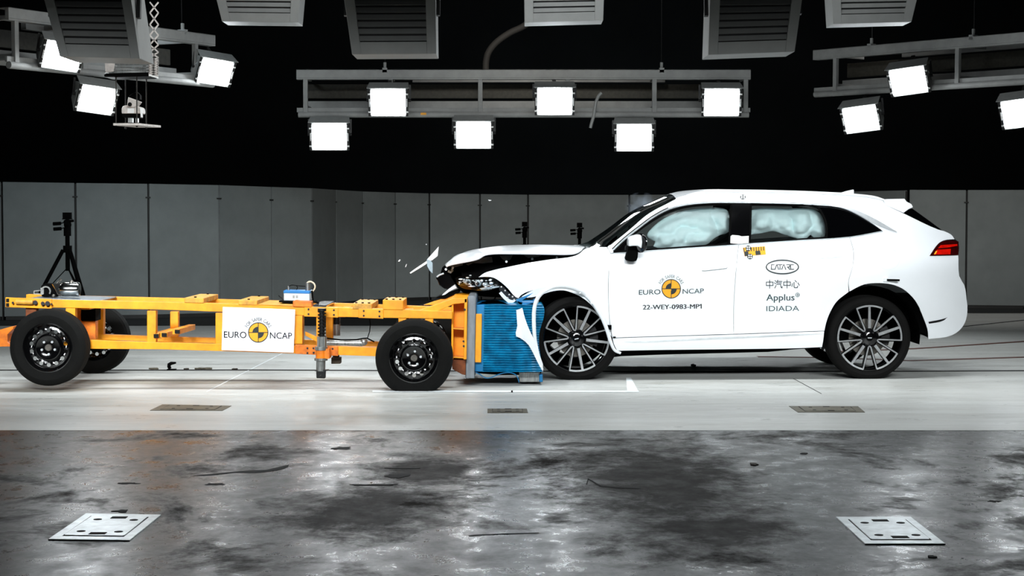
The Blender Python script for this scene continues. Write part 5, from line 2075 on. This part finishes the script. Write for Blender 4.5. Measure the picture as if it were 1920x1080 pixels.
# ------------------------------------------------------------------ flood lights and trusses
def make_flood():
    t = thing('flood_light', 'x', 'flood light', (0, 0, 0), 'flood lights on the overhead trusses')
    w, h = 0.46, 0.335
    bm = B()
    f = [Vector((sx * 0.275, 0.0, sz * 0.2)) for sx, sz in ((-1, -1), (1, -1), (1, 1), (-1, 1))]
    k = [Vector((sx * 0.24, 0.30, sz * 0.12 + 0.0)) for sx, sz in ((-1, -1), (1, -1), (1, 1), (-1, 1))]
    va, vb = [bm.verts.new(p) for p in f], [bm.verts.new(p) for p in k]
    bm.faces.new(va)
    bm.faces.new(vb[::-1])
    for i in range(4):
        bm.faces.new((va[i], vb[i], vb[(i + 1) % 4], va[(i + 1) % 4]))
    obj('housing', bm, 'lamp_body', t, bevel=0.006)
    bm = B()
    q = smooth_poly([(-w / 2, -h / 2), (w / 2, -h / 2), (w / 2, h / 2 - 0.01), (0, h / 2 + 0.014), (-w / 2, h / 2 - 0.01)], 3, 60)
    q = [v for v in q]
    prism(bm, [Vector((v.x, -0.022, v.y)) for v in q], (0, 0.02, 0))
    obj('lamp_panel', bm, 'lamp_glow', t)
    for s in (-1, 1):
        bm = B()
        x = s * 0.258
        box(bm, (x - 0.017, -0.03, -0.19), (x + 0.017, 0.0, 0.19))
        cl = obj('side_clamp', bm, 'lamp_dark', t, bevel=0.004)
        bm = B()
        box(bm, (x - 0.006, -0.036, -0.055), (x + 0.006, -0.028, 0.055))
        for z in (-0.13, 0.12):
            box(bm, (x - 0.018, -0.036, z - 0.01), (x + 0.018, -0.028, z + 0.01))
        split_obj('clamp_handle', bm, 'white_print', cl)
        bm = B()
        bar(bm, (s * 0.29, 0.12, 0), (s * 0.29, 0.2, 0.2), 0.03, 0.012)
        cyl(bm, (s * 0.262, 0.12, 0.0), (s * 0.305, 0.12, 0.0), 0.02, 10)
        obj('yoke_arm', bm, 'lamp_dark', t)
    bm = B()
    prism(bm, [Vector((-0.29, -0.05, 0.205)), Vector((0.29, -0.05, 0.205)), Vector((0.27, 0.2, 0.23)), Vector((-0.27, 0.2, 0.23))], (0, 0, 0.008))
    obj('hood', bm, 'lamp_body', t)
    bm = B()
    bar(bm, (0, 0.2, 0.16), (0, 0.5, 0.2), 0.05, 0.03)
    obj('top_mount', bm, 'lamp_dark', t)
    bm = B()
    box(bm, (-0.03, 0.29, -0.03), (0.03, 0.46, 0.03))
    obj('rear_mount', bm, 'lamp_dark', t)
    bm = B()
    for s in (-1, 1):
        for y, z in ((0.08, 0.07), (0.1, 0.05)):
            ball(bm, (s * 0.268, y, z), 0.008, (1, 1, 1), 6)
    split_obj('housing_screw', bm, 'chrome', t)
    return t


YT = 22.0
flood = make_flood()
LAMPS = [(728, 192, YT - 0.35, 0, -16, 0.89, 'flood light on the middle truss, left one of its upper three'),
         (1040, 190, YT - 0.35, 0, -16, 0.89, 'flood light on the middle truss, centre one of its upper three'),
         (1353, 192, YT - 0.35, 0, -16, 0.89, 'flood light on the middle truss, right one of its upper three'),
         (617.5, 256, YT - 0.2, 3, -16, 0.89, 'flood light hung under the middle truss, left one of three'),
         (888, 253, YT - 0.2, 0, -16, 0.89, 'flood light hung under the middle truss, centre one of three'),
         (1189, 258, YT - 0.2, -3, -16, 0.89, 'flood light hung under the middle truss, right one of three'),
         (116, 105, 17.7, 33, -24, 0.77, 'flood light partly hidden behind the big louvred box'),
         (181, 187, 18.2, 33, -24, 0.77, 'flood light hung below the left truss beside the hanging camera'),
         (403, 135, 19.95, 33, -24, 0.79, 'flood light at the right end of the left truss'),
         (1704, 152, 21.0, -27, -22, 0.87, 'flood light on the right truss, upper left one'),
         (1615, 223, 21.6, -27, -22, 0.87, 'flood light hung below the left end of the right truss'),
         (1916, 212, 19.8, -27, -22, 0.87, 'flood light cut by the right edge of the photo')]
for i, (px, py, Y, yaw, pit, s, lab) in enumerate(LAMPS):
    o = flood if i == 0 else copy_tree(flood)
    o.location = P(px, py, Y)
    o.rotation_euler = (R(-pit), R(6 if yaw > 20 else (-6 if yaw < -20 else 0)), R(yaw))
    o.scale = (s, s, s)
    o['label'] = lab


def make_truss(L, name, label, loc, yaw, tilt, struts, hang):
    """ladder truss, local X along its length, top of the front rail at z=0"""
    t = thing('lighting_truss', label, 'truss', loc, 'grey lighting trusses', (0, R(tilt), R(yaw)))

    def part(nm, bm, m='truss', bev=0.004):
        o = obj(nm, bm, m, None, bevel=bev)
        o.parent = t
        return o
    h = 0.56
    bm = B()
    box(bm, (0, 0, -0.105), (L, 0.05, 0))
    box(bm, (0, 0, -0.012), (L, 0.14, 0))
    box(bm, (0, 0, -0.125), (L, 0.10, -0.105))
    part('front_rail', bm)
    bm = B()
    box(bm, (0.25 * L, 0.55, -0.12), (L * 0.82, 0.62, 0.02))
    part('rear_rail', bm)
    bm = B()
    box(bm, (0.04, 0.62, -0.32), (L - 0.04, 0.66, -0.14))
    part('cable_tray', bm, 'truss_dark')
    bm = B()
    cyl(bm, (0.02, 0.03, -h + 0.0), (L - 0.02, 0.03, -h + 0.0), 0.037, 14)
    o = part('bottom_tube', bm, 'truss', 0)
    bm = B()
    box(bm, (0.03, 0.05, -h + 0.045), (L - 0.03, 0.55, -h + 0.06))
    box(bm, (0.03, 0.54, -h + 0.045), (L - 0.03, 0.56, -h + 0.2))
    box(bm, (0.0, 0.03, -h + 0.03), (L, 0.06, -h + 0.085))
    part('bottom_shelf', bm)
    for s in struts:
        bm = B()
        box(bm, (s - 0.028, 0.01, -h + 0.03), (s + 0.028, 0.06, -0.11))
        part('strut', bm)
        bm = B()
        box(bm, (s - 0.015, 0.06, -h + 0.06), (s + 0.02, 0.56, -h + 0.12))
        part('cross_arm', bm)
        bm = B()
        box(bm, (s - 0.015, 0.06, -0.11), (s + 0.02, 0.56, -0.06))
        part('cross_arm', bm)
    for s in hang:
        bm = B()
        cyl(bm, (s, 0.06, -0.02), (s, 0.06, 3.4), 0.004, 6)
        part('hanger_cable', bm, 'lamp_dark', 0)
        bm = B()
        box(bm, (s - 0.03, 0.0, -0.04), (s + 0.03, 0.1, 0.02))
        cyl(bm, (s, 0.05, 0.0), (s, 0.05, 0.09), 0.02, 8)
        part('hanger_clamp', bm, 'lamp_body', 0.002)
    return t


a, c = P(555.5, 130, YT), P(1408, 130, YT)
mid = make_truss(c.x - a.x, 'mid', 'long grey lighting truss in the middle of the hall', a, 0, 0,
           [0.11, 1.17, 2.29, 3.38, 4.46, 5.6], [1.1, 4.55])
a, c = P(16, 13, 17.3), P(404, 66, 20.2)
d = c - a
make_truss(d.length, 'left', 'grey lighting truss at the upper left behind the louvred box', a, math.degrees(math.atan2(d.y, d.x)), math.degrees(-math.asin(d.z / d.length)),
           [0.12, 1.1, 2.1, 2.95], [0.9, 2.75])
a, c = P(1524, 94, 22.4), P(2030, 50, 19.4)
d = c - a
make_truss(d.length, 'right', 'grey lighting truss at the upper right cut by the photo edge', a, math.degrees(math.atan2(d.y, d.x)), math.degrees(-math.asin(d.z / d.length)),
           [0.35, 2.2, 3.8], [0.9, 2.4])
# loose straps and sticker on the middle truss
bm = B()
tube(bm, [P(x, y, YT - 0.016) for x, y in ((1128, 174), (1122, 180), (1117, 192), (1115, 206), (1113, 218), (1109, 232), (1107, 240))], 0.02, 6)
tag(obj('loose_strap', bm, 'lamp_body', smooth=True), 'loose grey strap hanging from the middle truss', 'strap')
bm = B()
p = P(794, 213.4, YT - 0.012)
box(bm, p - Vector((0.035, 0.003, 0.014)), p + Vector((0.035, 0.003, 0.014)))
st = obj('truss_sticker', bm, 'orange_print')
st.parent = mid
st.matrix_parent_inverse = Matrix.Translation(-mid.location)


# ------------------------------------------------------------------ louvred lamp boxes under the ceiling
def louvre_box(quad, Y, label, m, depth, nsl, side=0):
    """quad: top-left, top-right, bottom-right, bottom-left of the louvred face in pixels"""
    tl, tr, br, bl = [P(x, y, Y) for x, y in quad]
    ctr = (tl + tr + br + bl) / 4
    t = thing('louvred_lamp_box', label, 'lamp box', ctr, 'louvred lamp boxes hung from the ceiling')
    tilt = -0.30 * (tl.z - bl.z)
    off_t = Vector((0, tilt, 0))
    corners = [tl + off_t, tr + off_t, br, bl]

    def at(u, v, dy=0.0):
        return (corners[0] * (1 - u) + corners[1] * u) * (1 - v) + (corners[3] * (1 - u) + corners[2] * u) * v + Vector((0, dy, 0))
    bm = B()
    prism(bm, [at(0, 0, .05), at(1, 0, .05), at(1, 1, .05), at(0, 1, .05)], (0, depth, 0.0))
    obj('case', bm, m, t, bevel=0.004)
    bm = B()
    e = 0.11
    for q in ([(0, 0), (e, 0), (e, 1), (0, 1)], [(1 - e, 0), (1, 0), (1, 1), (1 - e, 1)], [(e, 0.86), (1 - e, 0.86), (1 - e, 1), (e, 1)]):
        prism(bm, [at(u, v) for u, v in q], (0, 0.05, 0))
    obj('face_frame', bm, m, t, bevel=0.003)
    for k in range(nsl):
        v0 = 0.86 - (k + 0.9) * 0.80 / nsl
        v1 = 0.86 - (k + 0.14) * 0.80 / nsl
        bm = B()
        prism(bm, [at(e, v0, 0.035), at(1 - e, v0, 0.035), at(1 - e, v1, 0.004), at(e, v1, 0.004)], (0, 0.008, 0))
        obj('louvre', bm, m, t)
    bm = B()
    prism(bm, [at(e, 0, .044), at(1 - e, 0, .044), at(1 - e, .88, .044), at(e, .88, .044)], (0, 0.004, 0))
    obj('shade_backing', bm, 'lamp_dark', t)
    for u in (-0.02, 1.02):
        bm = B()
        s_ = at(u, 0.55, 0.12)
        bar(bm, s_, s_ + Vector((0, 0.15, 1.0)), 0.03, 0.05)
        obj('hanger_arm', bm, 'lamp_dark', t)
    return t


louvre_box([(392, -75), (574, -75), (559, 42), (416, 40)], 18.6, 'light grey louvred box at the top, leftmost of three light ones', 'louvre_light', 0.35, 9)
louvre_box([(982, -75), (1133, -75), (1131, 38), (984, 42)], 18.6, 'light grey louvred box at the top centre', 'louvre_light', 0.35, 9)
louvre_box([(1548, -75), (1730, -75), (1709, 41), (1562, 45)], 18.6, 'light grey louvred box at the top right', 'louvre_light', 0.35, 9)
louvre_box([(641, -60), (818, -60), (818, 101), (660, 102)], 14.2, 'dark louvred box at the top, left of the centre light box', 'louvre_light', 0.4, 10)
louvre_box([(1328, -60), (1505, -60), (1490, 97), (1328, 103)], 14.2, 'dark louvred box at the top, right of the centre light box', 'louvre_light', 0.4, 10)
louvre_box([(78, -60), (247, -60), (262, 110), (112, 106)], 13.9, 'big dark louvred box at the upper left in front of the truss', 'louvre_light', 0.5, 10)
# hose behind the middle truss
bm = B()
tube(bm, [P(x, y, 24.5) for x, y in smooth_poly([(1030, -640), (1026, -300), (1018, -60), (1008, 20), (985, 47), (955, 62), (928, 82), (915, 100), (911, 118), (911, 135)], 4, 60, False)], 0.045, 10)
tag(obj('cable_hose', bm, 'hose', smooth=True), 'dim ribbed hose curving down behind the middle truss', 'hose')

# ------------------------------------------------------------------ camera rig hung by scissor arms
YR = 17.0
rig = thing('camera_cradle', 'hanging scissor arm cradle with open platform beside the left flood lights', 'camera rig', P(247, 140, YR))
bm = B()
yy = 2
k = 0
ys_ = [4, 24, 46, 66, 84, 98, 108, 115]
for dY in (0, 0.12):
    bm = B()
    for i in range(len(ys_) - 1):
        bar(bm, P(281, ys_[i], YR + dY), P(297, ys_[i + 1], YR + dY), 0.012, 0.012)
        bar(bm, P(297, ys_[i], YR + dY), P(281, ys_[i + 1], YR + dY), 0.012, 0.012)
    obj('scissor_arm', bm, 'bone', rig)
bm = B()
for i in range(5):
    y = 114 + i * 5.4
    for dY in (0, 0.3):
        bar(bm, P(197, y, YR + dY), P(292, y + 3, YR + dY), 0.015, 0.012)
        bar(bm, P(199, y + 4, YR + dY), P(290, y, YR + dY), 0.012, 0.01)
obj('folded_scissor', bm, 'galv', rig)
bm = B()
for i in range(7):
    y = 112 + i * 4.4
    bar(bm, P(279, y, YR - 0.02), P(297, y + 4, YR - 0.02), 0.012, 0.012)
    bar(bm, P(297, y, YR - 0.02), P(279, y + 4, YR - 0.02), 0.012, 0.012)
obj('scissor_end', bm, 'bone', rig)
bm = B()
prism_px(bm, [(196, 114), (216, 114), (213, 134), (198, 136)], YR - 0.01, 0.1)
obj('scissor_bracket', bm, 'bone', rig)
bm = B()
prism_px(bm, [(195, 140), (200, 137.6), (280, 135.6), (280, 143), (220, 144.6), (196, 144)], YR - 0.02, 0.34)
obj('carrier', bm, 'black', rig)
bm = B()
prism_px(bm, [(279, 139), (296, 144), (296, 147), (279, 142)], YR - 0.03, 0.02)
obj('carrier_edge', bm, 'white_print', rig)
for x, y0, y1, dY in ((217.6, 144, 232, 0), (235.6, 146, 238, 0.36), (256.6, 142, 234, 0.02), (274.4, 148, 237, 0.36)):
    bm = B()
    cyl(bm, P(x, y0, YR + dY), P(x, y1, YR + dY), 0.006, 8)
    ball(bm, P(x, y0, YR + dY), 0.011, (1, 1, 1), 8)
    ball(bm, P(x, y1 + 2, YR + dY), 0.012, (1, 1, 1), 8)
    obj('hanger_rod', bm, 'hose', rig, smooth=True)
bm = B()
pl = [P(212, 229, YR), P(262, 228.4, YR)]
A0, A1 = P(212, 231, YR - 0.02), P(260, 231, YR - 0.02)
A2, A3 = A1 + Vector((0.13, 0.42, 0)), A0 + Vector((0.13, 0.42, 0))
prism(bm, [A0, A1, A2, A3], (0, 0, -0.022))
obj('platform', bm, 'bone', rig, bevel=0.002)
cm = thing('camera', 'white remote camera head standing on the hanging platform', 'camera', P(245, 230, YR + 0.15))
YC = YR + 0.1
bm = B()
prism_px(bm, smooth_poly([(228, 203), (232, 198), (262, 200), (266, 204), (266, 213), (228, 213)], 2, 60), YC, 0.16)
obj('pan_base', bm, 'bone', cm, bevel=0.008)
bm = B()
prism_px(bm, [(228, 213), (264, 213), (262, 221), (230, 220)], YC + 0.005, 0.15)
obj('base_plate', bm, 'black', cm, bevel=0.004)
bm = B()
prism_px(bm, [(240, 220), (248, 220), (248, 229.4), (240, 229.4)], YC + 0.04, 0.06)
prism_px(bm, [(254, 221), (258, 221), (258, 229.4), (254, 229.4)], YC + 0.04, 0.06)
obj('foot', bm, 'galv', cm)
bm = B()
prism_px(bm, [(240, 182), (262, 190), (257, 197), (252, 202), (238, 200)], YC - 0.01, 0.12)
hd = obj('camera_head', bm, 'bone', cm, bevel=0.006)
bm = B()
p = P(243.4, 195.6, YC - 0.02)
cyl(bm, p, p + Vector((0, 0.02, 0)), 0.02, 18)
obj('lens', bm, 'black_gloss', hd, smooth=True)
bm = B()
prism_px(bm, [(239, 203), (251, 203), (251, 212), (239, 212)], YC - 0.006, 0.008)
obj('label_plate', bm, 'white_print', cm)
bm = B()
prism_px(bm, [(242, 180), (247, 176), (256, 172), (262, 178), (262, 186), (256, 186)], YC + 0.02, 0.1)
obj('camera_housing', bm, 'black', cm, bevel=0.005)
bm = B()
prism_px(bm, [(262, 202), (266, 202), (267, 220), (264, 220)], YC - 0.006, 0.02)
obj('side_strap', bm, 'white_print', cm)

# ------------------------------------------------------------------ smoke puff drifting over the windscreen
sm = bpy.data.materials.new('grey_smoke')
sm.use_nodes = True
nt = sm.node_tree
nt.nodes.remove(nt.nodes['Principled BSDF'])
pv = nt.nodes.new('ShaderNodeVolumePrincipled')
pv.inputs['Color'].default_value = (0.62, 0.72, 0.85, 1)
tc = nt.nodes.new('ShaderNodeTexCoord')
n1 = nt.nodes.new('ShaderNodeTexNoise')
n1.inputs['Scale'].default_value = 11
n1.inputs['Detail'].default_value = 6
nt.links.new(tc.outputs['Object'], n1.inputs[0])
ln_ = nt.nodes.new('ShaderNodeVectorMath')
ln_.operation = 'LENGTH'
nt.links.new(tc.outputs['Object'], ln_.inputs[0])
mr = nt.nodes.new('ShaderNodeMapRange')
mr.inputs['From Min'].default_value = 0.06
mr.inputs['From Max'].default_value = 0.17
mr.inputs['To Min'].default_value = 1
mr.inputs['To Max'].default_value = 0
nt.links.new(ln_.outputs['Value'], mr.inputs['Value'])
m2 = nt.nodes.new('ShaderNodeMapRange')
m2.inputs['From Min'].default_value = 0.42
m2.inputs['From Max'].default_value = 0.72
m2.inputs['To Max'].default_value = 7
nt.links.new(n1.outputs['Fac'], m2.inputs['Value'])
mu = nt.nodes.new('ShaderNodeMath')
mu.operation = 'MULTIPLY'
nt.links.new(mr.outputs[0], mu.inputs[0])
nt.links.new(m2.outputs[0], mu.inputs[1])
nt.links.new(mu.outputs[0], pv.inputs['Density'])
nt.links.new(pv.outputs[0], nt.nodes['Material Output'].inputs['Volume'])
bm = B()
ball(bm, (0, 0, 0), 0.18, (1, 0.8, 0.8), 16)
so_ = obj('smoke_puff', bm, sm)
so_.location = P(1203, 388, 16.9)
tag(so_, 'faint bluish smoke puff in front of the windscreen top', 'smoke')
